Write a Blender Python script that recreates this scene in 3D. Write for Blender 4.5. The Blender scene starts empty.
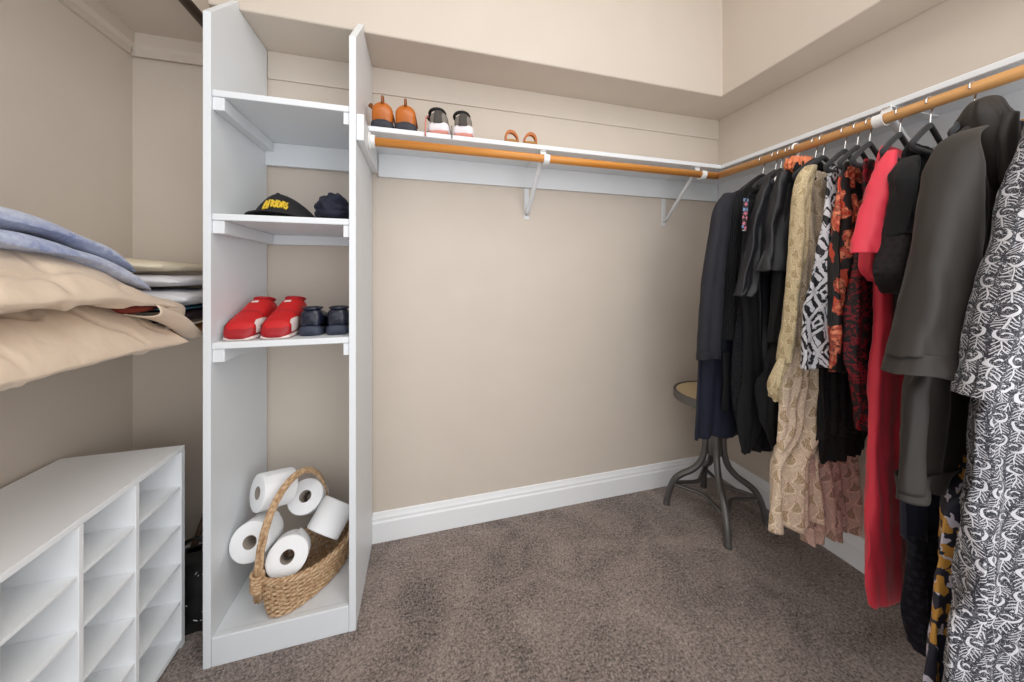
import bpy, bmesh, math, random
from math import sin, cos, pi, sqrt, atan, atan2, exp
from mathutils import Vector, Matrix, noise
R = random.Random(7)
SC = bpy.context.scene
COL = SC.collection

# ------------------------------------------------------------------ camera
F_PX, CX, HY, CAM_H = 330.0, 512.0, 277.0, 1.2
TH = atan((512 - 422) / F_PX)
cam = bpy.data.cameras.new('camera')
cam.sensor_width = 36
cam.lens = F_PX / 1024 * 36
cam.shift_y = -(341 - HY) / 1024
cam.clip_start = 0.05
co = bpy.data.objects.new('camera', cam)
co.location = (0, 0, CAM_H)
co.rotation_euler = (pi / 2, 0, -TH)
COL.objects.link(co)
SC.camera = co
SC.view_settings.view_transform = 'Standard'
SC.view_settings.look = 'None'
SC.view_settings.gamma = 1
SC.view_settings.exposure = 0.0
SC.view_settings.use_curve_mapping = False
# ------------------------------------------------------------------ light
w = bpy.data.worlds.new('world')
SC.world = w
w.use_nodes = True
w.node_tree.nodes['Background'].inputs[0].default_value = (0.95, 0.975, 1.0, 1)
w.node_tree.nodes['Background'].inputs[1].default_value = 1.65


def area(name, loc, rot, sx, sy, power, col):
    l = bpy.data.lights.new(name, 'AREA')
    l.shape = 'RECTANGLE'
    l.size, l.size_y, l.energy, l.color = sx, sy, power, col
    o = bpy.data.objects.new(name, l)
    o.location, o.rotation_euler = loc, rot
    COL.objects.link(o)


area('ceiling_lamp_light', (0.3, 0.0, 2.94), (0, 0, 0), 1.3, 1.3, 15.5, (1, 0.985, 0.965))
area('rear_fill_light', (1.05, -0.85, 1.6), (math.radians(80), 0, math.radians(32)), 1.3, 1.5, 11, (1, 0.99, 0.98))  # fill added behind the camera to brighten the left wall and tower


# ------------------------------------------------------------------ node maths
class X:
    def __init__(s, t, k): s.t, s.k = t, k

    def op(s, o, *a):
        n = s.t.nodes.new('ShaderNodeMath'); n.operation = o
        for i, q in enumerate((s,) + a):
            if isinstance(q, X): s.t.links.new(q.k, n.inputs[i])
            else: n.inputs[i].default_value = q
        return X(s.t, n.outputs[0])

    def __add__(s, b): return s.op('ADD', b)
    def __radd__(s, b): return s.op('ADD', b)
    def __sub__(s, b): return s.op('SUBTRACT', b)
    def __rsub__(s, b): return (s * -1) + b
    def __mul__(s, b): return s.op('MULTIPLY', b)
    def __rmul__(s, b): return s.op('MULTIPLY', b)
    def __truediv__(s, b): return s.op('DIVIDE', b)
    def fr(s): return s.op('FRACT')
    def fl(s): return s.op('FLOOR')
    def ab(s): return s.op('ABSOLUTE')
    def sin(s): return s.op('SINE')
    def lt(s, b): return s.op('LESS_THAN', b)
    def gt(s, b): return s.op('GREATER_THAN', b)
    def mx(s, b): return s.op('MAXIMUM', b)
    def mn(s, b): return s.op('MINIMUM', b)
    def sq(s): return s.op('SQRT')
    def at2(s, b): return s.op('ARCTAN2', b)


def hyp(a, b): return (a * a + b * b).sq()


def combine(t, a, b, c=0.0):
    n = t.nodes.new('ShaderNodeCombineXYZ')
    for i, q in enumerate((a, b, c)):
        if isinstance(q, X): t.links.new(q.k, n.inputs[i])
        else: n.inputs[i].default_value = q
    return n.outputs[0]


def noise_n(t, vec, scale, detail=2, rough=0.5, dist=0.0):
    n = t.nodes.new('ShaderNodeTexNoise')
    if vec is not None: t.links.new(vec, n.inputs['Vector'])
    n.inputs['Scale'].default_value = scale
    n.inputs['Detail'].default_value = detail
    n.inputs['Roughness'].default_value = rough
    n.inputs['Distortion'].default_value = dist
    return n


def white(t, a, b, c=0.0):
    n = t.nodes.new('ShaderNodeTexWhiteNoise'); n.noise_dimensions = '3D'
    t.links.new(combine(t, a, b, c), n.inputs['Vector'])
    return X(t, n.outputs['Value'])


def mix(t, f, a, b):
    n = t.nodes.new('ShaderNodeMix'); n.data_type = 'RGBA'
    if isinstance(f, X): t.links.new(f.k, n.inputs[0])
    else: n.inputs[0].default_value = f
    for i, q in ((6, a), (7, b)):
        if isinstance(q, tuple): n.inputs[i].default_value = (*q[:3], 1)
        else: t.links.new(q, n.inputs[i])
    return n.outputs[2]


def srgb(r, g, b):
    f = lambda c: (c / 255 / 12.92) if c <= 10 else ((c / 255 + 0.055) / 1.055) ** 2.4
    return (f(r), f(g), f(b))


def newmat(name, col, rough=0.6, metal=0.0, sheen=0.0, spec=0.5, coat=0.0):
    m = bpy.data.materials.new(name); m.use_nodes = True
    t = m.node_tree; p = t.nodes['Principled BSDF']
    p.inputs['Base Color'].default_value = (*col[:3], 1)
    p.inputs['Roughness'].default_value = rough
    p.inputs['Metallic'].default_value = metal
    p.inputs['Sheen Weight'].default_value = sheen
    p.inputs['Sheen Roughness'].default_value = 0.4
    p.inputs['Specular IOR Level'].default_value = spec
    p.inputs['Coat Weight'].default_value = coat
    return m, t, p


def bump(t, p, h, strength=0.3, dist=0.002):
    b = t.nodes.new('ShaderNodeBump')
    b.inputs['Strength'].default_value = strength
    b.inputs['Distance'].default_value = dist
    t.links.new(h.k if isinstance(h, X) else h, b.inputs['Height'])
    t.links.new(b.outputs[0], p.inputs['Normal'])


def coords(t, kind='Object'):
    return t.nodes.new('ShaderNodeTexCoord').outputs[kind]


def uvxy(t):
    s = t.nodes.new('ShaderNodeSeparateXYZ')
    t.links.new(coords(t, 'UV'), s.inputs[0])
    return X(t, s.outputs[0]), X(t, s.outputs[1])


def ramp2(t, f, a, b, p0=0.0, p1=1.0):
    n = t.nodes.new('ShaderNodeValToRGB')
    t.links.new(f, n.inputs[0])
    n.color_ramp.elements[0].position, n.color_ramp.elements[0].color = p0, (*a[:3], 1)
    n.color_ramp.elements[1].position, n.color_ramp.elements[1].color = p1, (*b[:3], 1)
    return n.outputs[0]


def plain(name, col, rough=0.6, bscale=60, bstr=0.15, bdist=0.001, var=0.06, **k):
    m, t, p = newmat(name, col, rough, **k)
    c = coords(t)
    n = noise_n(t, c, bscale, 3)
    bump(t, p, n.outputs[0], bstr, bdist)
    n2 = noise_n(t, c, 6, 2)
    a = tuple(x * (1 - var) for x in col); b = tuple(min(1, x * (1 + var)) for x in col)
    t.links.new(ramp2(t, n2.outputs[0], a, b, 0.3, 0.7), p.inputs['Base Color'])
    return m


M = {}
M['wall'] = plain('wall_paint', srgb(208, 196, 183), 0.62, 45, 0.12, 0.002, 0.015)
M['ceil'] = plain('ceiling_paint', srgb(235, 230, 220), 0.8, 45, 0.1, 0.002, 0.01)
M['white'] = plain('white_paint', srgb(226, 229, 232), 0.42, 25, 0.03, 0.001, 0.01)
M['base'] = plain('baseboard_paint', srgb(240, 241, 242), 0.4, 25, 0.03, 0.001, 0.01)
M['mela'] = plain('white_melamine', srgb(246, 248, 250), 0.5, 40, 0.03, 0.001, 0.015)
M['bracket'] = plain('white_enamel', srgb(222, 224, 226), 0.35, 40, 0.03, 0.001, 0.01)
M['dark_rod'] = plain('dark_stained_wood', srgb(74, 58, 44), 0.5, 40, 0.1, 0.001, 0.1)
M['steel'] = plain('hook_steel', (0.72, 0.72, 0.72), 0.25, 40, 0.02, 0.0005, 0.02, metal=1.0)
M['velvet'] = plain('black_velvet', srgb(44, 44, 46), 0.85, 300, 0.2, 0.0005, 0.1, sheen=0.2)
M['white_plastic'] = plain('white_plastic', srgb(236, 236, 234), 0.35, 40, 0.02, 0.0005, 0.01)
M['gunmetal'] = plain('grey_steel', (0.16, 0.155, 0.15), 0.42, 80, 0.06, 0.0005, 0.15, metal=0.75)
M['paper'] = plain('tissue_paper', srgb(243, 243, 244), 0.95, 220, 0.25, 0.0008, 0.01)
M['card'] = plain('cardboard', srgb(150, 140, 130), 0.9, 120, 0.1, 0.0005, 0.05)
M['black'] = plain('black_cloth', (0.010, 0.010, 0.011), 0.8, 500, 0.3, 0.0006, 0.1, sheen=0.04, spec=0.25)
M['black_knit'] = None
M['jacket'] = plain('charcoal_crepe', (0.026, 0.0205, 0.017), 0.6, 700, 0.2, 0.0004, 0.06, sheen=0.08, spec=0.35)
M['satin'] = plain('black_satin', (0.012, 0.012, 0.015), 0.45, 30, 0.25, 0.004, 0.1, sheen=0.03, spec=0.4)
M['navy'] = plain('navy_cloth', (0.011, 0.013, 0.027), 0.7, 400, 0.3, 0.0006, 0.1, sheen=0.06, spec=0.3)
M['charcoal'] = plain('charcoal_cloth', (0.022, 0.022, 0.028), 0.75, 400, 0.3, 0.0006, 0.1, sheen=0.06, spec=0.3)
M['red_dress'] = plain('coral_red_crepe', srgb(230, 58, 78), 0.6, 500, 0.2, 0.0005, 0.04, sheen=0.15)
M['orange'] = plain('orange_ruffle', srgb(240, 140, 95), 0.8, 120, 0.6, 0.003, 0.12)
M['cream'] = plain('cream_sateen', srgb(218, 198, 176), 0.5, 14, 0.5, 0.012, 0.03, sheen=0.2)
M['cream_in'] = plain('pale_sateen', srgb(212, 200, 196), 0.5, 14, 0.4, 0.01, 0.03)
M['linen'] = plain('white_linen', srgb(222, 220, 224), 0.8, 25, 0.4, 0.006, 0.03)
M['ivory'] = plain('ivory_linen', srgb(224, 212, 188), 0.8, 25, 0.3, 0.006, 0.03)
M['rust'] = plain('rust_cloth', srgb(120, 44, 28), 0.8, 100, 0.3, 0.001, 0.05)
M['darkcloth'] = plain('dark_maroon_cloth', srgb(38, 18, 26), 0.8, 100, 0.3, 0.001, 0.1)
M['teal'] = plain('teal_cloth', srgb(60, 110, 130), 0.8, 100, 0.3, 0.001, 0.1)
M['tan'] = plain('tan_leather', srgb(184, 100, 28), 0.28, 160, 0.2, 0.0008, 0.12)
M['tan_dark'] = plain('brown_leather', srgb(140, 78, 30), 0.45, 160, 0.2, 0.0008, 0.1)
M['rubber'] = plain('dark_rubber', srgb(52, 52, 60), 0.7, 80, 0.2, 0.001, 0.1)
M['grey_mesh'] = plain('grey_knit', srgb(128, 120, 112), 0.8, 420, 0.6, 0.0015, 0.12)
M['grey_dark'] = plain('dark_grey_knit', srgb(74, 68, 64), 0.8, 420, 0.6, 0.0015, 0.1)
M['sole_white'] = plain('white_foam', srgb(234, 226, 230), 0.6, 60, 0.1, 0.0008, 0.02)
M['pink'] = plain('pink_rubber', srgb(206, 134, 120), 0.6, 80, 0.2, 0.001, 0.08)
M['red_shoe'] = plain('red_textile', srgb(196, 20, 24), 0.6, 300, 0.3, 0.0008, 0.06)
M['red_dark'] = plain('dark_red_rubber', srgb(160, 18, 28), 0.5, 100, 0.2, 0.0008, 0.06)
M['shoe_white'] = plain('white_trim', srgb(226, 208, 204), 0.6, 100, 0.1, 0.0008, 0.03)
M['navy_leather'] = plain('navy_patent', srgb(26, 30, 46), 0.25, 60, 0.15, 0.001, 0.15)
M['navy_sole'] = plain('navy_rubber', srgb(50, 56, 74), 0.6, 60, 0.15, 0.001, 0.1)
M['cap'] = plain('black_twill', srgb(22, 20, 22), 0.75, 300, 0.3, 0.0006, 0.1)
M['gold'] = plain('gold_thread', srgb(222, 186, 50), 0.55, 500, 0.4, 0.0006, 0.1)
M['cork'] = plain('cork', srgb(168, 120, 60), 0.8, 200, 0.3, 0.001, 0.1)
M['bag'] = plain('black_bag_cloth', srgb(16, 14, 14), 0.6, 60, 0.4, 0.004, 0.2)
M['cane'] = plain('dark_brown_wood', srgb(86, 60, 42), 0.45, 60, 0.1, 0.001, 0.15)
M['seatwood'] = plain('pale_seat_wood', srgb(206, 184, 146), 0.45, 60, 0.1, 0.001, 0.06)
M['flower_pink'] = plain('pink_print', srgb(230, 150, 160), 0.7, 60, 0.1, 0.001, 0.05)


def wood(name, a, b, axis):
    m, t, p = newmat(name, a, 0.38)
    mp = t.nodes.new('ShaderNodeMapping')
    t.links.new(coords(t), mp.inputs[0])
    sc = [60, 60, 60]; sc[axis] = 2.5
    mp.inputs['Scale'].default_value = sc
    n = noise_n(t, mp.outputs[0], 1.0, 4, 0.6, 0.4)
    t.links.new(ramp2(t, n.outputs[0], a, b, 0.3, 0.7), p.inputs['Base Color'])
    return m


M['rod_x'] = wood('oak_dowel_back', srgb(196, 122, 46), srgb(222, 154, 74), 0)
M['rod_y'] = wood('oak_dowel_side', srgb(206, 146, 84), srgb(228, 176, 116), 1)
M['rod_l'] = wood('oak_dowel_left', srgb(196, 122, 46), srgb(222, 154, 74), 1)


def carpet():
    m, t, p = newmat('carpet_pile', (0.2, 0.17, 0.15), 0.95, sheen=0.25, spec=0.1)
    c = coords(t)
    n = noise_n(t, c, 135, 3, 0.8)
    n2 = noise_n(t, c, 4.5, 4, 0.6, 1.2)
    n3 = noise_n(t, c, 70, 2, 0.6)
    f = X(t, n.outputs[0]) * 0.60 + X(t, n3.outputs[0]) * 0.18 + X(t, n2.outputs[0]) * 0.22
    t.links.new(ramp2(t, f.k, srgb(44, 34, 31), srgb(196, 178, 168), 0.38, 0.62), p.inputs['Base Color'])
    bump(t, p, X(t, n.outputs[0]) + X(t, n3.outputs[0]), 1.0, 0.009)
    return m


M['carpet'] = carpet()


def cellgrid(t, u, v, su, sv, jit=0.5, shift=0.5, seed=0.0):
    """a grid of jittered cells: local x, y from the motif centre and a random number per cell"""
    row = (v / sv).fl()
    uu = u / su + row * shift
    col = uu.fl()
    r1 = white(t, col, row, seed + 1.3); r2 = white(t, col, row, seed + 5.7); r3 = white(t, col, row, seed + 9.1)
    x = uu.fr() - 0.5 - (r1 - 0.5) * jit
    y = (v / sv).fr() - 0.5 - (r2 - 0.5) * jit
    return x, y, r3, r1


def flower(x, y, r, petals, rad, r1):
    th = y.at2(x) + r1 * 6.0
    edge = ((th * petals).sin() * 0.26 + 0.74) * rad
    return hyp(x, y).lt(edge)


def warp(t, u, v, scale, amt):
    n = noise_n(t, combine(t, u, v), scale, 2)
    s = t.nodes.new('ShaderNodeSeparateColor'); t.links.new(n.outputs['Color'], s.inputs[0])
    return u + (X(t, s.outputs[0]) - 0.5) * amt, v + (X(t, s.outputs[1]) - 0.5) * amt


def cloth_bump(t, p, u, v, amt=0.25):
    n = noise_n(t, combine(t, u, v), 700, 2)
    bump(t, p, n.outputs[0], amt, 0.0006)


def mat_batik():
    m, t, p = newmat('black_white_batik', (0.02, 0.02, 0.03), 0.65, sheen=0.1)
    u, v = uvxy(t)
    u, v = warp(t, u, v, 24, 0.022)
    S = 0.029
    row = (u / S).fl()
    x = (u / S).fr() - 0.5
    r = white(t, row, row, 3.1)
    yy = v / 0.047 + r * 3.0
    cell = yy.fl()
    y = (yy.fr() - 0.5) * 1.7
    q = white(t, row, cell, 7.7)
    flip = q.gt(0.5) * 2.0 - 1.0
    xs = x * flip
    stem = (x.ab().lt(0.04)) * (y.lt(-0.05))
    fern = ((y * 4.2 + x.ab() * 3.6).fr().lt(0.28)) * (x.ab().gt(0.06)) * (x.ab().lt(0.42)) * (y.lt(-0.02))
    o = hyp(xs, y - 0.36); i = hyp(xs - 0.12, y - 0.44)
    cres = o.lt(0.40) * i.gt(0.35)
    curl = (hyp(xs - 0.16, y - 0.40) - 0.17).ab().lt(0.05) * (y.gt(0.42))
    arch = (hyp(x, y - 0.36) - 0.52).ab().lt(0.03) * (y.gt(0.1))
    n = noise_n(t, combine(t, u, v), 120, 1, 0.5, 1.5)
    leaf = ((X(t, n.outputs[0]) - 0.5).ab().lt(0.013))
    f = stem.mx(fern).mx(cres).mx(curl).mx(leaf)
    t.links.new(mix(t, f, (0.014, 0.014, 0.022), srgb(196, 194, 198)), p.inputs['Base Color'])
    cloth_bump(t, p, u, v)
    return m


def mat_ikat():
    m, t, p = newmat('black_white_ikat', (0.02, 0.02, 0.03), 0.6)
    u, v = uvxy(t)
    u, v = warp(t, u, v, 60, 0.012)
    x = ((u / 0.06).fr() - 0.5).ab() * 2.0; y = ((v / 0.10).fr() - 0.5).ab() * 2.0
    d = x + y
    ring = ((d - 0.35).ab().lt(0.14)).mx((d - 1.05).ab().lt(0.2))
    diag = ((u / 0.042 + v / 0.052).fr().lt(0.42)) * (d.gt(1.35))
    dots = hyp((u / 0.02).fr() - 0.5, (v / 0.02).fr() - 0.5).lt(0.25) * (d - 0.68).ab().lt(0.14)
    f = ring.mx(diag).mx(dots)
    t.links.new(mix(t, f, (0.012, 0.012, 0.016), srgb(214, 214, 220)), p.inputs['Base Color'])
    cloth_bump(t, p, u, v)
    return m


def mat_paisley(name, base, blob, fine, S=1.0, K=0.9):
    m, t, p = newmat(name, base, 0.75, sheen=0.15)
    u, v = uvxy(t)
    u2, v2 = warp(t, u, v, 40, 0.012)
    x, y, r, r1 = cellgrid(t, u2, v2, 0.058 * S, 0.062 * S, 0.35, 0.5)
    s = r1.gt(0.5) * 2.0 - 1.0
    xb = x * s + y * y * 1.3 - 0.05
    wid = 0.21 - y * 0.34
    d = hyp(xb / wid.mx(0.03), y / 0.40)
    body = d.lt(1.0)
    rim = (d - 1.25).ab().lt(0.12)
    n = noise_n(t, combine(t, u, v), 330, 2)
    sp = X(t, n.outputs[0])
    n2 = noise_n(t, combine(t, u, v), 130, 3, 0.6, 2.5)
    sw = (X(t, n2.outputs[0]) - 0.5).ab().lt(0.022)
    c = mix(t, (sp.gt(0.575)).mx(sw) * 0.65, base, fine)
    c = mix(t, rim * 0.85 * K, c, tuple(min(1, q * 1.2) for q in base))
    inner = mix(t, sp.gt(0.52), blob, fine)
    c = mix(t, body * (r.gt(0.2)) * (sp.gt(0.44)) * K, c, inner)
    t.links.new(c, p.inputs['Base Color'])
    cloth_bump(t, p, u, v, 0.4)
    return m


def mat_floral():
    m, t, p = newmat('black_coral_floral', (0.01, 0.01, 0.01), 0.55)
    u, v = uvxy(t)
    u1, v1 = warp(t, u, v, 45, 0.022)
    x, y, r, r1 = cellgrid(t, u1, v1, 0.125, 0.15, 0.35, 0.5)
    f1 = flower(x, y, r, 5.0, 0.52, r1) * r.gt(0.15)
    shade = noise_n(t, combine(t, u, v), 60, 3)
    coral = ramp2(t, shade.outputs[0], srgb(170, 38, 30), srgb(246, 150, 112), 0.36, 0.64)
    x2, y2, q, q1 = cellgrid(t, u1 + 0.03, v1 + 0.05, 0.06, 0.085, 0.5, 0.5, 20.0)
    leaf = (hyp(x2 * 2.4 + y2 * 0.9, y2) - 0.0).lt(0.38) * q.gt(0.45)
    veins = ((shade.outputs[0] and X(t, shade.outputs[0]) - 0.5)).ab().gt(0.016)
    c = mix(t, leaf, (0.010, 0.009, 0.009), srgb(200, 74, 48))
    c = mix(t, f1 * veins, c, coral)
    t.links.new(c, p.inputs['Base Color'])
    cloth_bump(t, p, u, v)
    return m


def mat_redlace():
    m, t, p = newmat('crimson_black_print', (0.01, 0.01, 0.01), 0.6)
    u, v = uvxy(t)
    n = noise_n(t, combine(t, u, v), 32, 4, 0.6, 1.8)
    n2 = noise_n(t, combine(t, u, v), 70, 3, 0.6, 1.0)
    f = X(t, n.outputs[0]).gt(0.52) * (X(t, n2.outputs[0]) - 0.5).ab().gt(0.03)
    t.links.new(mix(t, f, (0.012, 0.006, 0.007), srgb(150, 14, 34)), p.inputs['Base Color'])
    cloth_bump(t, p, u, v)
    return m


def mat_lace(name, base, hi, S=0.016):
    m, t, p = newmat(name, base, 0.75, sheen=0.03, spec=0.25)
    u, v = uvxy(t)
    u1, v1 = warp(t, u, v, 60, 0.008)
    x, y, r, r1 = cellgrid(t, u1, v1, S, S * 1.1, 0.5)
    f = flower(x, y, r, 5.0, 0.42, r1)
    t.links.new(mix(t, f, hi, base), p.inputs['Base Color'])
    bump(t, p, f, 0.8, 0.003)
    return m


def mat_ochre():
    m, t, p = newmat('navy_ochre_floral', (0.02, 0.02, 0.04), 0.6)
    u, v = uvxy(t)
    u1, v1 = warp(t, u, v, 55, 0.02)
    x, y, r, r1 = cellgrid(t, u1, v1, 0.036, 0.044, 0.5)
    f = flower(x, y, r, 3.0, 0.48, r1)
    x2, y2, q, q1 = cellgrid(t, u1 + 0.02, v1 + 0.018, 0.034, 0.046, 0.5, 0.5, 30.0)
    g = flower(x2, y2, q, 4.0, 0.42, q1)
    c = mix(t, g * q.gt(0.2), (0.016, 0.016, 0.03), srgb(206, 200, 214))
    c = mix(t, f * r.gt(0.35), c, srgb(196, 144, 62))
    t.links.new(c, p.inputs['Base Color'])
    cloth_bump(t, p, u, v)
    return m


def mat_knit(name, base, kind):
    m, t, p = newmat(name, base, 0.85, sheen=0.03, spec=0.25)
    u, v = uvxy(t)
    if kind == 'rib':
        h = ((u / 0.0085 + (v * 60.0).sin() * 0.06).fr() - 0.5).ab()
    else:
        x = ((u / 0.03).fr() - 0.5).ab()
        h = ((v / 0.009 + x * 2.4).fr() - 0.5).ab()
    t.links.new(mix(t, h * 2.0, tuple(q * 0.5 for q in base), tuple(q * 1.6 for q in base)), p.inputs['Base Color'])
    bump(t, p, h, 0.9, 0.006)
    return m


def mat_fleece():
    m, t, p = newmat('blue_fleece', srgb(168, 178, 206), 0.95, sheen=0.4)
    c = coords(t)
    n = noise_n(t, c, 60, 4, 0.7); n2 = noise_n(t, c, 9, 3)
    f = X(t, n.outputs[0]) * 0.5 + X(t, n2.outputs[0]) * 0.5
    t.links.new(ramp2(t, f.k, srgb(138, 150, 190), srgb(198, 206, 224), 0.38, 0.62), p.inputs['Base Color'])
    bump(t, p, n.outputs[0], 0.7, 0.005)
    return m


def mat_wicker():
    m, t, p = newmat('wicker', srgb(176, 142, 104), 0.6)
    c = coords(t)
    n = noise_n(t, c, 90, 3)
    t.links.new(ramp2(t, n.outputs[0], srgb(158, 116, 78), srgb(222, 192, 154), 0.3, 0.7), p.inputs['Base Color'])
    bump(t, p, n.outputs[0], 0.3, 0.001)
    return m


M['batik'] = mat_batik(); M['ikat'] = mat_ikat()
M['paisley'] = mat_paisley('cream_paisley', srgb(238, 216, 192), srgb(176, 150, 100), srgb(146, 112, 72), 0.85, 0.75)
M['paisley_gold'] = mat_paisley('gold_paisley', srgb(208, 190, 152), srgb(150, 126, 84), srgb(124, 98, 58), 0.6, 0.6)
M['paisley_pink'] = mat_paisley('blush_paisley', srgb(222, 186, 172), srgb(140, 110, 88), srgb(126, 96, 78), 0.85, 0.8)


def mat_print():
    m, t, p = newmat('small_flower_print', (0.02, 0.02, 0.02), 0.7)
    u, v = uvxy(t)
    x, y, q, q1 = cellgrid(t, u, v, .016, .018, .4, .5)
    f = flower(x, y, q, 5.0, .5, q1)
    c = mix(t, q.gt(.55), srgb(214, 120, 140), srgb(120, 150, 190))
    c = mix(t, q.gt(.8), c, srgb(226, 226, 230))
    t.links.new(mix(t, f, (0.02, 0.02, 0.022), c), p.inputs['Base Color'])
    return m


M['print'] = mat_print(); M['floral'] = mat_floral(); M['redlace'] = mat_redlace()
M['lace'] = mat_lace('black_lace', (0.010, 0.009, 0.010), (0.018, 0.014, 0.015))
M['navylace'] = mat_lace('navy_lace', (0.018, 0.019, 0.03), (0.007, 0.007, 0.012), 0.02)
M['ochre'] = mat_ochre()
M['rib'] = mat_knit('black_rib_knit', (0.012, 0.012, 0.014), 'rib')
M['herring'] = mat_knit('black_herringbone_knit', (0.013, 0.013, 0.016), 'h')
M['fleece'] = mat_fleece(); M['wicker'] = mat_wicker()


# ------------------------------------------------------------------ mesh helpers
class MB:
    def __init__(s): s.v, s.f, s.uv = [], [], {}

    def box(s, x0, x1, y0, y1, z0, z1):
        b = len(s.v)
        s.v += [(x, y, z) for z in (z0, z1) for y in (y0, y1) for x in (x0, x1)]
        for q in ((0, 2, 3, 1), (4, 5, 7, 6), (0, 1, 5, 4), (2, 6, 7, 3), (0, 4, 6, 2), (1, 3, 7, 5)):
            s.f.append(tuple(b + i for i in q))
        return s

    def prism(s, poly, axis, a0, a1):
        """extrude a polygon given in the two axes other than axis"""
        b = len(s.v); n = len(poly)
        for a in (a0, a1):
            for p, q in poly:
                s.v.append({0: (a, p, q), 1: (p, a, q), 2: (p, q, a)}[axis])
        s.f.append(tuple(b + i for i in range(n))[::-1]); s.f.append(tuple(b + n + i for i in range(n)))
        for i in range(n):
            j = (i + 1) % n
            s.f.append((b + i, b + j, b + n + j, b + n + i))
        return s

    def rings(s, rings, cap0=True, cap1=True, closed=False, uvs=None):
        b = len(s.v); n = len(rings[0]); m = len(rings)
        for r in rings: s.v += [tuple(p) for p in r]
        for i in range(m - (0 if closed else 1)):
            i2 = (i + 1) % m
            for j in range(n):
                k = (j + 1) % n
                s.f.append((b + i * n + j, b + i * n + k, b + i2 * n + k, b + i2 * n + j))
                if uvs:
                    U = uvs
                    s.uv[len(s.f) - 1] = [U[i][j], U[i][j + 1], U[i2][j + 1], U[i2][j]]
        if cap0 and not closed: s.f.append(tuple(b + j for j in range(n))[::-1])
        if cap1 and not closed: s.f.append(tuple(b + (m - 1) * n + j for j in range(n)))
        return s

    def tube(s, path, r, n=8, closed=False, flat=1.0, caps=True, up=None):
        P = [Vector(p) for p in path]; m = len(P)
        rs = r if isinstance(r, (list, tuple)) else [r] * m
        rings = []; prev = None
        for i in range(m):
            if closed: tg = P[(i + 1) % m] - P[i - 1]
            else: tg = P[min(i + 1, m - 1)] - P[max(i - 1, 0)]
            tg.normalize()
            if prev is None:
                a = Vector(up) if up else (Vector((0, 0, 1)) if abs(tg.z) < 0.9 else Vector((1, 0, 0)))
            else: a = prev
            nrm = (a - tg * a.dot(tg)).normalized(); prev = nrm
            bn = tg.cross(nrm)
            rings.append([P[i] + nrm * (rs[i] * cos(2 * pi * j / n)) + bn * (rs[i] * flat * sin(2 * pi * j / n)) for j in range(n)])
        return s.rings(rings, caps, caps, closed)

    def lathe(s, prof, n=24, mat=None, cap=True):
        """profile of (radius, height) about z, moved by the matrix"""
        rg = []
        for r, z in prof:
            ring = [Vector((r * cos(2 * pi * j / n), r * sin(2 * pi * j / n), z)) for j in range(n)]
            if mat is not None: ring = [mat @ q for q in ring]
            rg.append(ring)
        return s.rings(rg, cap, cap)

    def grid(s, fn, nu, nv, closed_u=False):
        b = len(s.v)
        for i in range(nu):
            for j in range(nv): s.v.append(tuple(fn(i / (nu - (0 if closed_u else 1)), j / (nv - 1))))
        for i in range(nu - (0 if closed_u else 1)):
            for j in range(nv - 1):
                k = (i + 1) % nu
                s.f.append((b + i * nv + j, b + k * nv + j, b + k * nv + j + 1, b + i * nv + j + 1))
        return s

    def build(s, name, mat, parent=None, smooth=False, bevel=0.0, sub=0, solid=0.0, origin=None):
        me = bpy.data.meshes.new(name)
        vs = s.v
        if parent is not None and parent.get('_at') is not None:
            ox, oy, oz = parent['_at']; vs = [(x - ox, y - oy, z - oz) for x, y, z in vs]
        elif origin:
            ox, oy, oz = origin; vs = [(x - ox, y - oy, z - oz) for x, y, z in vs]
        me.from_pydata(vs, [], s.f)
        if s.uv:
            l = me.uv_layers.new(name='UVMap')
            for p in me.polygons:
                q = s.uv.get(p.index)
                if q:
                    for li, c in zip(p.loop_indices, q): l.data[li].uv = c
        bm = bmesh.new(); bm.from_mesh(me)
        bmesh.ops.recalc_face_normals(bm, faces=bm.faces)
        bm.to_mesh(me); bm.free()
        if smooth:
            for p in me.polygons: p.use_smooth = True
        me.materials.append(mat)
        o = bpy.data.objects.new(name, me); COL.objects.link(o)
        if parent is not None:
            o.parent = parent; o['_at'] = list(parent.get('_at') or (0, 0, 0))
        elif origin:
            o.location = origin; o['_at'] = list(origin)
        if bevel:
            k = o.modifiers.new('edge', 'BEVEL'); k.width = bevel; k.segments = 2; k.limit_method = 'ANGLE'
        if solid:
            k = o.modifiers.new('thickness', 'SOLIDIFY'); k.thickness = solid; k.offset = 0
        if sub:
            k = o.modifiers.new('smooth', 'SUBSURF'); k.levels = sub; k.render_levels = sub
        return o


def thing(name, label, cat, loc=(0, 0, 0), group=None):
    o = bpy.data.objects.new(name, None); COL.objects.link(o)
    o.location = loc; o['_at'] = list(loc); o.empty_display_size = 0.05
    o['label'] = label; o['category'] = cat
    if group: o['group'] = group
    return o


def tag(o, label, cat, group=None):
    o['label'] = label; o['category'] = cat
    if group: o['group'] = group
    return o


def struct(o, label=None):
    o['kind'] = 'structure'
    if label: o['label'] = label
    return o


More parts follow.
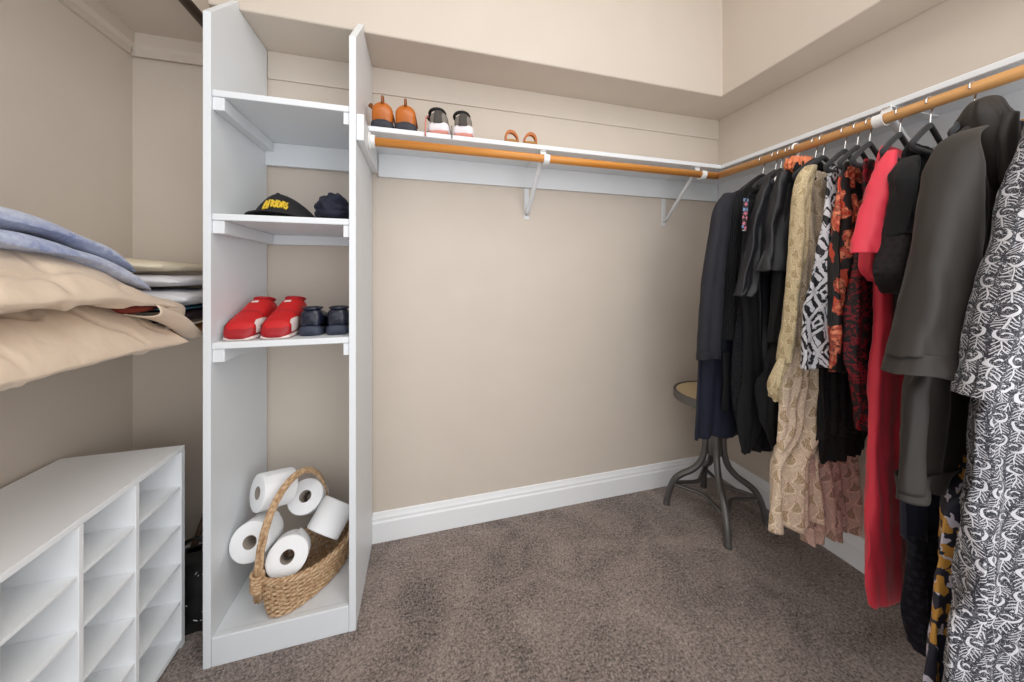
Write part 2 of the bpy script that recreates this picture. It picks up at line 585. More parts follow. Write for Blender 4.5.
# ------------------------------------------------------------------ room
YB, XR, XL, ZC = 1.61, 1.74, -1.075, 2.98
YF = -0.5
ZS = 2.150     # underside of the dropped soffit
struct(MB().box(XL - .1, XR + .1, YF, YB + .1, -.06, 0).build('floor', M['carpet']), 'brown flecked cut pile carpet')
struct(MB().box(XL - .1, XR + .1, YB, YB + .1, 0, ZC).build('wall_back', M['wall']), 'beige painted back wall')
struct(MB().box(XR, XR + .1, YF, YB, 0, ZC).build('wall_right', M['wall']), 'beige painted right wall')
struct(MB().box(XL - .1, XL, YF, YB, 0, ZC).build('wall_left', M['wall']), 'beige painted left wall')
struct(MB().box(XL - .1, XR + .1, YF, YB + .1, ZC, ZC + .06).build('ceiling', M['ceil']), 'high pale ceiling')
# soffit band along back and right walls
struct(MB().prism([(-0.72, 1.385), (1.522, 1.385), (1.522, YF), (XR, YF), (XR, YB), (-0.72, YB)], 2, ZS, ZC).build('trim_1', M['wall'], bevel=.006), 'beige dropped soffit along back and right walls')
struct(MB().box(-.625, XR, YB - .007, YB, 2.033, ZS).build('trim_2', M['wall'], bevel=.002), 'narrow seam board under the back soffit')


def baseboard(name, path, nrm):
    prof = [(0, 0), (.016, 0), (.016, .088), (.012, .096), (.012, .106), (.008, .116), (.005, .128), (0, .131)]
    (x0, y0), (x1, y1) = path
    b = MB()
    rg = []
    for (x, y) in path:
        rg.append([(x + nrm[0] * d, y + nrm[1] * d, z) for d, z in prof])
    b.rings(rg)
    return struct(b.build(name, M['base']), 'white moulded baseboard')


baseboard('baseboard_back', [(-.216, YB), (XR, YB)], (0, -1))
baseboard('baseboard_back_left', [(XL, YB), (-.647, YB)], (0, -1))
baseboard('baseboard_right', [(XR, YB), (XR, YF)], (-1, 0))
baseboard('baseboard_left', [(XL, YB), (XL, YF)], (1, 0))

# ------------------------------------------------------------------ shelves, cleats, rods
SZ0, SZ1 = 1.758, 1.778
sh = thing('wall_shelf', 'long white shelf on the back wall carrying three pairs of shoes', 'shelf', (.6, YB, SZ0))
MB().box(-.216, XR - .0195, 1.357, YB - .001, SZ0, SZ1).build('shelf_board', M['white'], sh, bevel=.003)
MB().box(-.19, XR - .019, YB - .019, YB - .001, 1.653, SZ0).build('cleat', M['white'], sh, bevel=.0015)
MB().box(-.216, -.192, 1.225, YB - .02, 1.668, SZ0).build('end_cleat', M['white'], sh, bevel=.002)
sr = thing('wall_shelf', 'empty white shelf on the right wall above the hanging clothes', 'shelf', (XR, .5, SZ0))
MB().box(1.487, XR - .001, YF + .1, 1.356, SZ0, SZ1).build('shelf_board', M['white'], sr, bevel=.003)
MB().box(XR - .019, XR - .001, YF + .1, YB - .02, 1.653, SZ0).build('cleat', M['white'], sr, bevel=.0015)
RX, RY, RZ, RR = 1.44, 1.335, 1.710, .0165
rd = thing('closet_rod', 'orange-brown wooden rod under the back wall shelf, bare of clothes', 'closet rod', (.6, RY, RZ))
MB().tube([(-.195, RY, RZ), (RX, RY, RZ)], RR, 20).build('dowel', M['rod_x'], rd, smooth=False)
for p in rd.children[0].data.polygons: p.use_smooth = len(p.vertices) == 4
mt = Matrix.Translation((-.1915, RY, RZ)) @ Matrix.Rotation(pi / 2, 4, 'Y')
MB().lathe([(.003, 0), (.031, 0), (.031, .006), (.024, .008), (.0235, .022), (.0175, .022)], 24, mt).build('end_socket', M['white_plastic'], rd, bevel=.001)
rr = thing('closet_rod', 'light wooden rod along the right wall with all the clothes hung on it', 'closet rod', (RX, .5, RZ))
MB().tube([(RX, RY - .016, RZ), (RX, YF + .1, RZ)], RR, 20).build('dowel', M['rod_y'], rr)
for p in rr.children[0].data.polygons: p.use_smooth = len(p.vertices) == 4


def bracket(at, ang, label):
    """at = foot on the wall, ang = direction out of the wall (yaw)"""
    t = thing('shelf_bracket', label, 'shelf bracket', (0, 0, 0), 'white rod brackets under the wall shelves')
    L = []
    def loc(o): o.matrix_local = Matrix.Translation((at[0], at[1], 0)) @ Matrix.Rotation(ang, 4, 'Z'); return o
    d = .2715 if at[0] < 1.6 else .30          # wall to rod
    loc(MB().box(.001, .0045, -.0125, .0125, 1.495, 1.652).build('wall_plate', M['bracket'], t, bevel=.001))
    loc(MB().box(.020, d - .02, -.011, .011, SZ0 - .005, SZ0 - .001).build('top_arm', M['bracket'], t, bevel=.001))
    loc(MB().tube([(.006, 0, 1.515), (.03, 0, 1.53), (d - .055, 0, 1.718), (d - .03, 0, 1.752)], .0048, 10, flat=2.3).build('strut', M['bracket'], t, smooth=True))
    arc = [(d + .021 * cos(a), 0, RZ + .021 * sin(a)) for a in [math.radians(200 + 8 * k) for k in range(0, 25)]]
    arc = [(d - .028, 0, SZ0 - .004)] + [(d + .021 * cos(a), 0, RZ + .021 * sin(a)) for a in [math.radians(165 + 9 * k) for k in range(0, 27)]]
    b = MB()
    for i in range(len(arc)):
        pass
    rg = []
    for i, pnt in enumerate(arc):
        c = Vector((d, 0, RZ)); v = (Vector(pnt) - c).normalized()
        p0 = Vector(pnt) - v * .0022; p1 = Vector(pnt) + v * .0022
        rg.append([(p0.x, -.013, p0.z), (p1.x, -.013, p1.z), (p1.x, .013, p1.z), (p0.x, .013, p0.z)])
    b.rings(rg)
    loc(b.build('rod_hook', M['white_plastic'], t))
    loc(MB().box(-.001 + .001, .008, -.009, .009, 1.505, 1.52).build('screw', M['bracket'], t, bevel=.002))
    return t


bracket((.515, YB), -pi / 2, 'white bracket holding the middle of the back rod, below the sandals')
bracket((1.345, YB), -pi / 2, 'white bracket on the back wall beside the room corner')
bracket((XR, .72), pi, 'white bracket on the right wall above the red dress')

# left side: two shelves with a rod under each
ls = thing('wall_shelf', 'beige shelf on the left wall under the pillows and folded bedding', 'shelf', (XL, .9, 1.04))
MB().box(XL + .001, -.80, .2, YB - .001, 1.036, 1.054).build('shelf_board', M['wall'], ls, bevel=.002)
MB().box(XL + .001, XL + .018, .2, YB - .02, .950, 1.036).build('cleat', M['wall'], ls, bevel=.002)
MB().box(XL + .02, -.80, YB - .019, YB - .001, .950, 1.036).build('end_cleat', M['wall'], ls, bevel=.002)
lr = thing('closet_rod', 'short visible end of orange wooden rod under the pillow shelf', 'closet rod', (-.775, .9, 1.018))
MB().tube([(-.775, .2, 1.018), (-.775, YB - .002, 1.018)], .0165, 20).build('dowel', M['rod_l'], lr, smooth=True)
MB().tube([(-.775, 1.285, 1.0), (-.775, 1.285, 0.995)], .006, 8).build('screw', M['dark_rod'], lr)
us = thing('wall_shelf', 'beige high shelf at the top of the left wall', 'shelf', (XL, .9, 2.13))
MB().box(XL + .001, -.76, .2, YB - .008, 2.130, 2.150).build('shelf_board', M['wall'], us, bevel=.002)
MB().prism([(XL + .001, 2.045), (XL + .012, 2.045), (XL + .012, 2.07), (XL + .022, 2.085), (XL + .022, 2.13), (XL + .001, 2.13)], 1, .2, YB - .025).build('cleat', M['wall'], us)
MB().prism([(YB - .008, 2.045), (YB - .016, 2.045), (YB - .016, 2.07), (YB - .024, 2.085), (YB - .024, 2.13), (YB - .008, 2.13)], 0, XL + .002, -.647).build('end_cleat', M['wall'], us)
ur = thing('closet_rod', 'dark brown rod under the high left shelf at the top edge', 'closet rod', (-.74, .9, 2.10))
MB().tube([(-.742, .2, 2.098), (-.742, YB - .026, 2.098)], .0165, 20).build('dowel', M['dark_rod'], ur, smooth=True)

# ------------------------------------------------------------------ shelf tower
TY = 1.22
tw = thing('shelf_tower', 'tall narrow white open shelving tower against the back wall', 'shelving unit', (-.43, 1.4, 0))
prof = [(TY, 0), (TY, 2.014), (1.381, 2.176), (1.383, 2.174), (1.383, ZS - .002), (YB - .008, ZS - .002), (YB - .008, .0)]
MB().prism(prof, 0, -.646, -.6255).build('side_panel', M['white'], tw, bevel=.004)
MB().prism(prof, 0, -.238, -.2165).build('side_panel', M['white'], tw, bevel=.004)
for zt, bk in ((1.780, .095), (1.397, .04), (.997, 0)):
    s = MB().box(-.625, -.2385, TY + .004, YB - .008, zt - .021, zt).build('shelf', M['white'], tw, bevel=.003)
    for (a, b) in ((-.625, -.594), (-.257, -.2385)):
        MB().box(a, b, TY + .008, YB - .03, zt - .062, zt - .0215).build('cleat', M['white'], s, bevel=.0015)
    if bk:
        MB().box(-.625, -.2385, YB - .028, YB - .008, zt - .021 - bk, zt - .0215).build('back_cleat', M['white'], s, bevel=.0015)
MB().box(-.625, -.2385, TY + .002, YB - .008, .070, .088).build('bottom_shelf', M['white'], tw, bevel=.002)
MB().box(-.625, -.2385, TY, TY + .02, .0, .0895).build('toe_kick', M['white'], tw, bevel=.003)

# ------------------------------------------------------------------ shoe cubby cabinet
cb = thing('shoe_cubby', 'low white cubby cabinet with sloping rows of empty shoe slots under the pillow shelf', 'shoe cabinet', (-.91, .9, 0))
C0, C1, CYA, CYB, CZ = XL + .018, -.75, .52, 1.326, .65
MB().box(C0, C1, CYA, CYB, CZ - .016, CZ).build('top', M['mela'], cb, bevel=.0015)
MB().box(C0, C1, CYB - .016, CYB, 0, CZ - .0165).build('side_panel', M['mela'], cb, bevel=.001)
MB().box(C0, C1, CYA, CYA + .016, 0, CZ - .0165).build('side_panel', M['mela'], cb, bevel=.001)
MB().box(C0, C0 + .006, CYA + .0165, CYB - .0165, .02, CZ - .017).build('back_panel', M['mela'], cb)
MB().box(C0 + .0065, C1, CYA + .0165, CYB - .0165, .012, .028).build('bottom', M['mela'], cb, bevel=.001)
divs = [1.140, .985, .830, .675]
for d in divs:
    MB().box(C0 + .0065, C1, d - .006, d + .006, .0285, CZ - .0165).build('divider', M['mela'], cb, bevel=.001)
edges = [CYB - .0165] + [q for d in divs for q in (d + .0065, d - .0065)] + [CYA + .0165]
for c in range(5):
    y1, y0 = edges[2 * c], edges[2 * c + 1]
    for zt in (.525, .401, .277, .153):
        MB().box(C0 + .0065, C1 - .002, y0, y1, zt - .009, zt).build('shelf', M['mela'], cb, bevel=.0008)

# ------------------------------------------------------------------ garments
def px_plane(u, v, Y, ph, t0=0.0):
    """point of the picture (u, v) on the upright plane of a garment hung at Y on the rod, turned by ph"""
    a = (u - CX) / F_PX; b = (HY - v) / F_PX
    dx = sin(TH) + a * cos(TH); dy = cos(TH) - a * sin(TH)
    ox, oy = RX - sin(ph) * t0, Y + cos(ph) * t0
    # k*(dx,dy) = (ox,oy) + s*(c,sn)
    c, sn = cos(ph), sin(ph)
    det = dx * (-sn) + dy * c
    k = (ox * (-sn) + oy * c) / det
    s = ((k * dx - ox) * c + (k * dy - oy) * sn)
    return s, CAM_H + b * k


def rows_of(rows, Y, ph, t0, b):
    out = []
    d = .6 * b
    for r in rows:
        if r[0] == 'w': _, z, a, b_ = r
        else:
            uL, v, q = r
            a, z = px_plane(uL, v, Y, ph, t0 + d)
            e = px_plane(q, v, Y, ph, t0 - d)[0] if q > 10 else q
            b_ = max(e, a + .02)
        out.append([z, a, b_])
    return out


def interp(rows, n):
    """resample rows of numbers by distance down, with a smooth curve"""
    L = [0]
    for p, q in zip(rows, rows[1:]): L.append(L[-1] + max(1e-4, sqrt((p[0] - q[0]) ** 2 + .5 * (p[1] - q[1]) ** 2)))
    out = []
    for i in range(n):
        d = L[-1] * i / (n - 1); k = 0
        while k < len(L) - 2 and L[k + 1] < d: k += 1
        f = (d - L[k]) / (L[k + 1] - L[k])
        P0, P1, P2, P3 = rows[max(k - 1, 0)], rows[k], rows[k + 1], rows[min(k + 2, len(rows) - 1)]
        o = []
        for a, b, c, e in zip(P0, P1, P2, P3):
            m1 = (c - a) / 2; m2 = (e - b) / 2
            m1 = max(-abs(c - b) * 1.5, min(abs(c - b) * 1.5, m1)); m2 = max(-abs(c - b) * 1.5, min(abs(c - b) * 1.5, m2))
            o.append((2 * f ** 3 - 3 * f * f + 1) * b + (f ** 3 - 2 * f * f + f) * m1 + (-2 * f ** 3 + 3 * f * f) * c + (f ** 3 - f * f) * m2)
        out.append(o)
    return out


def cloth(name, mat, parent, rows, Y, ph=0.0, b=.02, amp=.008, k=5.0, seed=1, t0=0.0, n=112, nz=70, hem=.004, pinch=.35, crumple=.003, cap0=False, top=.25, wob=None, crease=.0045):
    """a hanging tube of cloth: flat rings turned to the hanger, with folds that deepen downwards"""
    rg_rows = interp(rows_of(rows, Y, ph, t0, b), nz)
    rnd = random.Random(seed)
    W = [(k * (.6 + .35 * i + rnd.uniform(-.1, .1)), rnd.uniform(0, 6.28), rnd.uniform(-2.2, 2.2), rnd.uniform(.5, 1.0)) for i in range(4)]
    c, sn = cos(ph), sin(ph)
    rings, uvs = [], []
    for i, (z, a, e) in enumerate(rg_rows):
        f = i / (nz - 1)
        mid, hw = (a + e) / 2, max(.004, (e - a) / 2)
        bb = b * (pinch + (1 - pinch) * min(1, f / max(top, .01)))
        ring = []
        for j in range(n):
            th = 2 * pi * j / n
            q = cos(th); s = mid + hw * math.copysign(abs(q) ** .85, q)
            t = bb * math.copysign(abs(sin(th)) ** .7, sin(th))
            g = 0
            for kk, p0, dr, am in W:
                q_ = kk * 2 * pi * (s - mid) / .4 + p0 + dr * f
                g += am * (sin(q_) - .35 * cos(2 * q_ + .6))
            A = 1.35 * amp * min(1, .10 + f * 1.4)
            front = 1.0 if sin(th) < 0 else .8
            t += A * g * .5 * front
            nv = noise.noise_vector((s * 11 + seed * 3.1, t * 9 + (3 if sin(th) > 0 else 0), z * 8))
            nv2 = noise.noise_vector((s * 30 + seed, z * 16, 5 + (3 if sin(th) > 0 else 0)))
            t += crumple * (nv.x * 1.5 + nv2.x * .6)
            n4 = noise.noise(Vector((s * 24 + seed * 7.7, z * 2.6 + s * 4, 2 + (4 if sin(th) > 0 else 0))))
            n5 = noise.noise(Vector((s * 15 - z * 16, z * 8 + seed * 2.9, 9 + (4 if sin(th) > 0 else 0))))
            t += crease * (1 - 2.6 * min(.5, abs(n4))) * min(1, .25 + f) + crease * .3 * (1 - 2.6 * min(.5, abs(n5)))
            s2 = s + crumple * .8 * nv.y
            zz = z + (hem * (sin(s * 60 + seed) + 1.5 * nv.z) * max(0, f - .8) / .2)
            t += t0
            ring.append((min(RX + c * s2 - sn * t, XR - .022 - .002 * cos(th)), Y + sn * s2 + c * t, zz))
        rings.append(ring)
        per = 0; uv = [(0, z)]
        for j in range(n):
            # arc length measured round the ring; the seam is at the hidden right edge
            p, q2 = Vector(ring[j]), Vector(ring[(j + 1) % n])
            per += (p - q2).length; uv.append((per, z))
        h = per / 2
        uvs.append([(x - h, y) for x, y in uv])
    m = MB(); m.rings(rings, cap0, False, False, uvs)
    return m.build(name, mat, parent, smooth=True, solid=.0016 if hem >= 0 else 0)


def garment(name, label, cat, Y):
    return thing(name, label, cat, (RX, Y, 1.6), 'clothes hung on the right-hand rod')


D = math.radians
SHOULD = lambda L, Rr, z=1.596: [('w', z, -.07, .07), ('w', z - .006, -.082, .085), ('w', z - .035, L * .75, Rr * .75), ('w', z - .078, L, Rr)]

# far end: navy dress under a ribbed cardigan
Y, ph = 1.138, D(-3)
g = garment('navy_dress', 'smooth navy dress hanging behind the ribbed cardigan, nearest the room corner', 'dress', Y)
cloth('body', M['navy'], g, [('w', 1.60, -.05, .06), ('w', 1.56, -.14, .14), ('w', 1.50, -.20, .2), (705, 290, .2), (700, 340, .2), (697, 370, .2), (694, 410, .2), (692, 438, .2)], Y, ph, .016, .010, 4.5, 3, hem=.006, crease=.003)
cloth('sash', M['black'], g, [(722, 352, 730), (723, 380, 731), (722, 410, 730)], Y, ph, .006, .004, 4, 4, t0=-.045, n=24, nz=20)
Y, ph = 1.105, D(-2)
g = garment('ribbed_cardigan', 'charcoal cardigan with ribbed knit front and long left sleeve, far end of the rod', 'cardigan', Y)
cloth('body', M['rib'], g, SHOULD(-.19, .19) + [('w', 1.40, -.205, .19), (717, 300, .19), (714, 322, .19), (714, 339, .19)], Y, ph, .028, .010, 5, 5)
cloth('sleeve', M['charcoal'], g, [(722, 194, 738), (713, 208, 734), (709, 230, 731), (704, 262, 727), (700, 300, 725), (697, 335, 723), (696, 356, 722)], Y, ph, .026, .006, 4, 6, t0=-.005, n=56, nz=50, pinch=.5)
cloth('sleeve_cuff', M['charcoal'], g, [(696, 350, 722), (695.5, 358, 723)], Y, ph, .03, .004, 4, 6, t0=-.005, n=56, nz=8, pinch=1)
cloth('collar', M['black'], g, [('w', 1.635, -.05, .06), ('w', 1.60, -.085, .08), ('w', 1.52, -.11, .02), ('w', 1.42, -.10, -.02), ('w', 1.34, -.085, -.045)], Y, ph, .018, .004, 4, 8, t0=-.022, n=48, nz=40, pinch=.8)

Y, ph = 1.065, D(0)
g = garment('knit_tunic', 'black herringbone knit tunic with pointed drooping hem over the stool', 'tunic', Y)
bd = cloth('body', M['herring'], g, SHOULD(-.14, .19) + [('w', 1.40, -.15, .19), (734, 320, .19), (731, 360, .19), (731, 400, .19), (734, 425, .17), (745, 449, .10)], Y, ph, .020, .014, 5, 9)
cloth('front_panel', M['black'], g, [(745, 200, 757), (740, 260, 757), (742, 320, 760), (741, 380, 764), (738, 425, 764), (741, 452, 752)], Y, ph, .012, .006, 4, 10, t0=-.035, n=48, nz=50)
cloth('floral_print', M['print'], g, [(743.5, 198, 748), (742.5, 215, 747), (741.5, 231, 745)], Y, ph, .004, .001, 4, 10, t0=-.056, n=24, nz=14, pinch=1, crease=0, crumple=0, hem=0)

Y, ph = 1.03, D(2)
g = garment('satin_kimono', 'black satin kimono with one long drooping sleeve, first shiny piece from the corner', 'kimono', Y)
cloth('body', M['satin'], g, SHOULD(-.14, .18) + [('w', 1.4, -.13, .18), ('w', 1.2, -.13, .18), ('w', .95, -.13, .18), ('w', .78, -.12, .18), ('w', .66, -.11, .18)], Y, ph, .015, .012, 5, 11)
cloth('sleeve', M['satin'], g, [(766, 176, 780), (758, 192, 776), (752, 212, 772), (746, 236, 768), (740, 262, 763), (735, 284, 759), (732.5, 296, 750)], Y, ph, .022, .010, 4.5, 12, t0=-.03, n=64, nz=56, pinch=.5, crumple=.006)

Y, ph = .995, D(4)
g = garment('satin_jacket', 'black satin jacket with short wide bell sleeve, left of the paisley dress', 'jacket', Y)
cloth('body', M['black'], g, SHOULD(-.12, .18) + [('w', 1.4, -.10, .18), (770, 300, .18), (768, 350, .18), (768, 390, .18), (766, 420, .18)], Y, ph, .015, .012, 5, 13)
cloth('sleeve', M['satin'], g, [(776, 172, 796), (772, 186, 795), (768, 205, 791), (764, 225, 789), (759, 248, 790), (755, 262, 790), (752.5, 271, 788)], Y, ph, .026, .012, 4, 14, t0=-.035, n=64, nz=56, pinch=.6, crumple=.006)

Y, ph = .965, D(3)
g = garment('black_shift_dress', 'plain black dress between the satin jacket and the paisley dress', 'dress', Y)
cloth('body', M['black'], g, SHOULD(-.10, .18, 1.61) + [('w', 1.4, -.08, .18), (780, 270, .18), (772, 300, .18), (771, 330, .18), (766, 355, .18), (758, 385, .18), (760, 420, .18), (770, 450, .17)], Y, ph, .014, .014, 5.5, 15)
cloth('sleeve', M['black'], g, [(786, 184, 800), (782, 205, 798), (778, 240, 795), (774, 280, 792), (771, 318, 789), (770, 342, 786)], Y, ph, .018, .006, 4, 16, t0=-.028, n=48, nz=50)

Y, ph = .940, D(3)
g = garment('ruffled_blouse', 'orange ruffled blouse collar on a white hanger, mostly hidden', 'blouse', Y)
m = MB()
rg = []
for i in range(26):
    f = i / 25
    rad = .075 * sin(pi * (.12 + .80 * f)) ** .6
    z = 1.655 - .05 * (1 - cos(pi * f)) / 2 * 1.0
    ring = []
    for j in range(90):
        th = 2 * pi * j / 90
        q = 1 + .10 * sin(17 * th + 5 * f) * min(1, f * 3) + .07 * sin(29 * th - 9 * f)
        s = rad * q * cos(th); tt = rad * .42 * q * sin(th)
        ring.append((RX - .02 + s * cos(ph) - tt * sin(ph), Y + s * sin(ph) + tt * cos(ph), z + .005 * sin(23 * th + 7 * f) + .006 * sin(26 * f)))
    rg.append(ring)
m.rings(rg)
m.build('ruffled_collar', M['orange'], g, smooth=True)
cloth('body', M['orange'], g, [('w', 1.612, -.06, .06), ('w', 1.57, -.05, .15), ('w', 1.4, -.04, .17), ('w', 1.2, -.04, .17), ('w', 1.05, -.04, .17)], Y, ph, .010, .006, 5, 17)

Y, ph = .915, D(2)
g = garment('black_shirt', 'black shirt shoulder showing above the paisley dress', 'shirt', Y)
cloth('body', M['black'], g, [('w', 1.640, -.05, .05), ('w', 1.632, -.08, .09), ('w', 1.60, -.10, .15), ('w', 1.56, -.10, .19), ('w', 1.3, -.08, .18), ('w', 1.1, -.07, .18), ('w', .9, -.07, .18)], Y, ph, .012, .006, 5, 18)

Y, ph = .885, D(0)
g = garment('paisley_dress', 'long sheer cream dress with brown paisley print and ruffled hem', 'dress', Y)
cloth('body', M['paisley'], g, [('w', 1.590, -.08, .07), ('w', 1.58, -.10, .1), ('w', 1.54, -.13, .17), (791, 260, .19), (784, 320, .18), (780, 370, .16), (778, 400, .13), (776, 430, .12), (772, 465, 818), (769, 500, 821), (767, 528, 823)], Y, ph, .024, .015, 4.5, 19, hem=.004, nz=100, n=160, crumple=.003)
cloth('underskirt', M['paisley_pink'], g, [('w', .62, -.10, .16), ('w', .55, -.14, .20), (800, 505, 862), (799, 540, 864)], Y, ph, .018, .015, 5, 20, t0=.012, hem=.006, nz=50, n=150, crumple=.003)
cloth('sleeve', M['paisley_gold'], g, [(803, 167, 818), (796, 175, 817), (792, 192, 813), (789, 225, 810), (786, 260, 806), (782, 300, 801), (779, 335, 796), (777, 362, 791)], Y, ph, .022, .008, 4.5, 21, t0=-.026, n=72, nz=70, pinch=.7)
cloth('sleeve_ruffle', M['paisley_gold'], g, [(777, 357, 790), (772, 370, 787), (767, 384, 784), (769, 397, 781)], Y, ph, .014, .010, 9, 22, t0=-.03, n=96, nz=24, pinch=.8, hem=.008)

Y, ph = .846, D(4)
g = garment('lace_dress', 'black lace dress with scalloped hem above a plain black slip', 'dress', Y)
cloth('body', M['lace'], g, [('w', 1.575, -.03, .08), ('w', 1.54, -.04, .16), ('w', 1.4, -.03, .18), (824, 330, .18), (818, 375, 868), (816, 405, 869), (814, 438, 870)], Y, ph, .014, .014, 6, 23, hem=.006)
cloth('slip', M['black'], g, [('w', .85, -.06, .19), ('w', .72, -.10, .19), (817, 438, 868), (819, 462, 866)], Y, ph, .011, .012, 6, 23, hem=.003, nz=30)

Y, ph = .812, D(6)
g = garment('ikat_top', 'black and white ikat print top hanging next to the paisley dress', 'top', Y)
cloth('body', M['ikat'], g, [('w', 1.582, -.085, .07), ('w', 1.57, -.095, .14), ('w', 1.5, -.11, .18), (818, 230, .18), (812, 270, .18), (806, 310, .18), (802, 345, .18), (800, 368, .17)], Y, ph, .018, .010, 5, 24)

Y, ph = .776, D(8)
g = garment('floral_blouse', 'black blouse with big coral and orange flowers, left of the red dress', 'blouse', Y)
cloth('body', M['floral'], g, [('w', 1.582, -.09, .085), ('w', 1.572, -.10, .13), ('w', 1.53, -.115, .18), (834, 200, .19), (830, 240, .19), (827, 290, .18), (825, 330, .18), (826, 350, .18), (829, 371, .17)], Y, ph, .018, .012, 6, 25, crumple=.006)

Y, ph = .740, D(8)
g = garment('crimson_print_dress', 'crimson and black scrolled print dress half hidden by the red dress', 'dress', Y)
cloth('body', M['redlace'], g, [('w', 1.585, -.05, .08), ('w', 1.56, -.06, .15), ('w', 1.4, -.045, .18), (852, 235, .18), (848, 280, .18), (846, 320, .18), (846, 360, .18), (852, 400, .18), (856, 430, .17)], Y, ph, .014, .012, 6, 26)
fr = MB()
for q in range(12):
    s0, z0 = -.035 + q * .011, .93
    pts = []
    for i in range(8):
        f = i / 7
        s_ = s0 + .004 * sin(q * 1.7 + f * 3); t_ = -.032 + .003 * cos(q * 2.3 + f * 4)
        pts.append((RX + s_ * cos(ph) - t_ * sin(ph), Y + s_ * sin(ph) + t_ * cos(ph), z0 - .17 * f))
    fr.tube(pts, .0016, 5)
fr.build('fringe', M['black'], g, smooth=True)['kind'] = 'stuff'

Y, ph = .688, D(8)
g = garment('red_dress', 'long plain coral red dress with short flared sleeve', 'dress', Y)
cloth('body', M['red_dress'], g, [('w', 1.604, -.075, .075), ('w', 1.596, -.082, .09), ('w', 1.56, -.10, .15), ('w', 1.50, -.11, .17), (876, 250, .17), (874, 290, .17), (874, 318, .16), (872, 330, .165), (869, 400, .17), (866, 470, .18), (864, 530, .185), (863, 575, .19), (866, 603, .19)], Y, ph, .024, .006, 2.6, 27, hem=.003, nz=90)
cloth('sleeve', M['red_dress'], g, [(884, 152, 900), (878, 164, 899), (873, 180, 897), (867, 200, 893), (861, 222, 888), (856, 240, 885), (852.5, 252, 884)], Y, ph, .026, .008, 3.5, 28, t0=-.034, n=64, nz=50, pinch=.45, hem=.003)
cloth('sleeve_lining', M['red_dress'], g, [(864, 236, 886), (865, 256, 884), (868, 270, 883), (874, 281, 882)], Y, ph, .02, .008, 5, 29, t0=-.012, n=48, nz=24, pinch=.8)

Y, ph = .630, D(7)
g = garment('lace_sleeve_blouse', 'black blouse with cutwork lace sleeve between red dress and charcoal jacket', 'blouse', Y)
cloth('body', M['black'], g, [('w', 1.592, -.075, .075), ('w', 1.585, -.082, .09), ('w', 1.55, -.10, .16), ('w', 1.5, -.095, .19), ('w', 1.3, -.08, .18), ('w', 1.15, -.075, .18), ('w', 1.0, -.06, .18)], Y, ph, .018, .010, 4, 30)
cloth('sleeve', M['black'], g, [(903, 158, 922), (895, 168, 922), (889, 182, 919), (888, 200, 914), (887, 220, 911), (885, 236, 907)], Y, ph, .026, .012, 5, 31, t0=-.03, n=72, nz=50, pinch=.5, crumple=.006)
cloth('lace_cuff', M['lace'], g, [(886, 226, 910), (884, 240, 907), (880, 258, 903), (877, 272, 899), (880, 284, 897), (888, 292, 896)], Y, ph, .028, .012, 5, 31, t0=-.03, n=72, nz=36, pinch=1, crumple=.005, hem=.004)

Y, ph = .578, D(5)
g = garment('navy_lace_dress', 'long dark navy dress with cutwork skirt and stitched hem below the charcoal jacket', 'dress', Y)
cloth('body', M['navy'], g, [('w', 1.585, .02, .09), ('w', 1.55, -.02, .14), ('w', 1.4, -.05, .18), ('w', 1.1, -.09, .18), ('w', .85, -.12, .18), (904, 490, .18), (903, 520, .18), (903, 540, .18)], Y, ph, .016, .010, 4, 32)
cloth('lace_skirt', M['navylace'], g, [(905, 532, .18), (904, 570, .19), (903, 605, .2), (905, 632, .2), (907, 645, .2)], Y, ph, .022, .014, 5, 33, pinch=.9, hem=.004, nz=40)
st = MB()
for q in range(10):
    s_ = -.13 + q * .027; tt = -.030
    x_, y_ = RX + s_ * cos(ph) - tt * sin(ph), Y + s_ * sin(ph) + tt * cos(ph)
    st.box(x_ - .006, x_ + .006, y_ - .0012, y_ + .0012, .178, .182)
st.build('hem_stitches', M['linen'], g)

# charcoal jacket with hood
Y, ph = .515, D(3)
g = garment('charcoal_jacket', 'large charcoal black hooded jacket with wide cuffed sleeve', 'jacket', Y)
cloth('body', M['jacket'], g, [('w', 1.600, -.06, .05), ('w', 1.59, -.085, .09), ('w', 1.56, -.13, .13), ('w', 1.51, -.16, .155), ('w', 1.35, -.18, .18), (903, 370, .22), (895, 388, .22), (891, 430, .22), (888, 470, .22), (887, 486, .22)], Y, ph, .026, .010, 2.6, 34, crumple=.003, crease=.002)
cloth('hem_band', M['jacket'], g, [(888, 472, .224), (885, 492, .224)], Y, ph, .031, .010, 2.6, 34, pinch=1, nz=12, crumple=.003, crease=.002)
cloth('sleeve', M['jacket'], g, [(955, 133, 962), (946, 137, 967), (936, 147, 972), (928, 164, 976), (922, 190, 980), (915, 222, 984), (908, 255, 985), (900, 292, 981), (893, 326, 972), (886, 356, 962)], Y, ph, .040, .006, 2.2, 35, t0=-.035, n=80, nz=70, pinch=.55, crumple=.003, crease=.002)
cloth('sleeve_cuff', M['jacket'], g, [(887, 350, 963), (882, 372, 955)], Y, ph, .045, .006, 2.2, 35, t0=-.035, n=80, nz=12, pinch=1, crumple=.003, crease=.002)
cloth('hood', M['jacket'], g, [('w', 1.662, -.036, -.008), ('w', 1.660, -.052, .010), ('w', 1.648, -.076, .032), ('w', 1.615, -.092, .055), ('w', 1.57, -.088, .068), ('w', 1.52, -.075, .072), ('w', 1.46, -.05, .07), ('w', 1.40, -.02, .06)], Y, ph, .040, .012, 4.5, 36, t0=-.012, n=90, nz=50, pinch=.45, cap0=True, crumple=.007, crease=.005, hem=0)
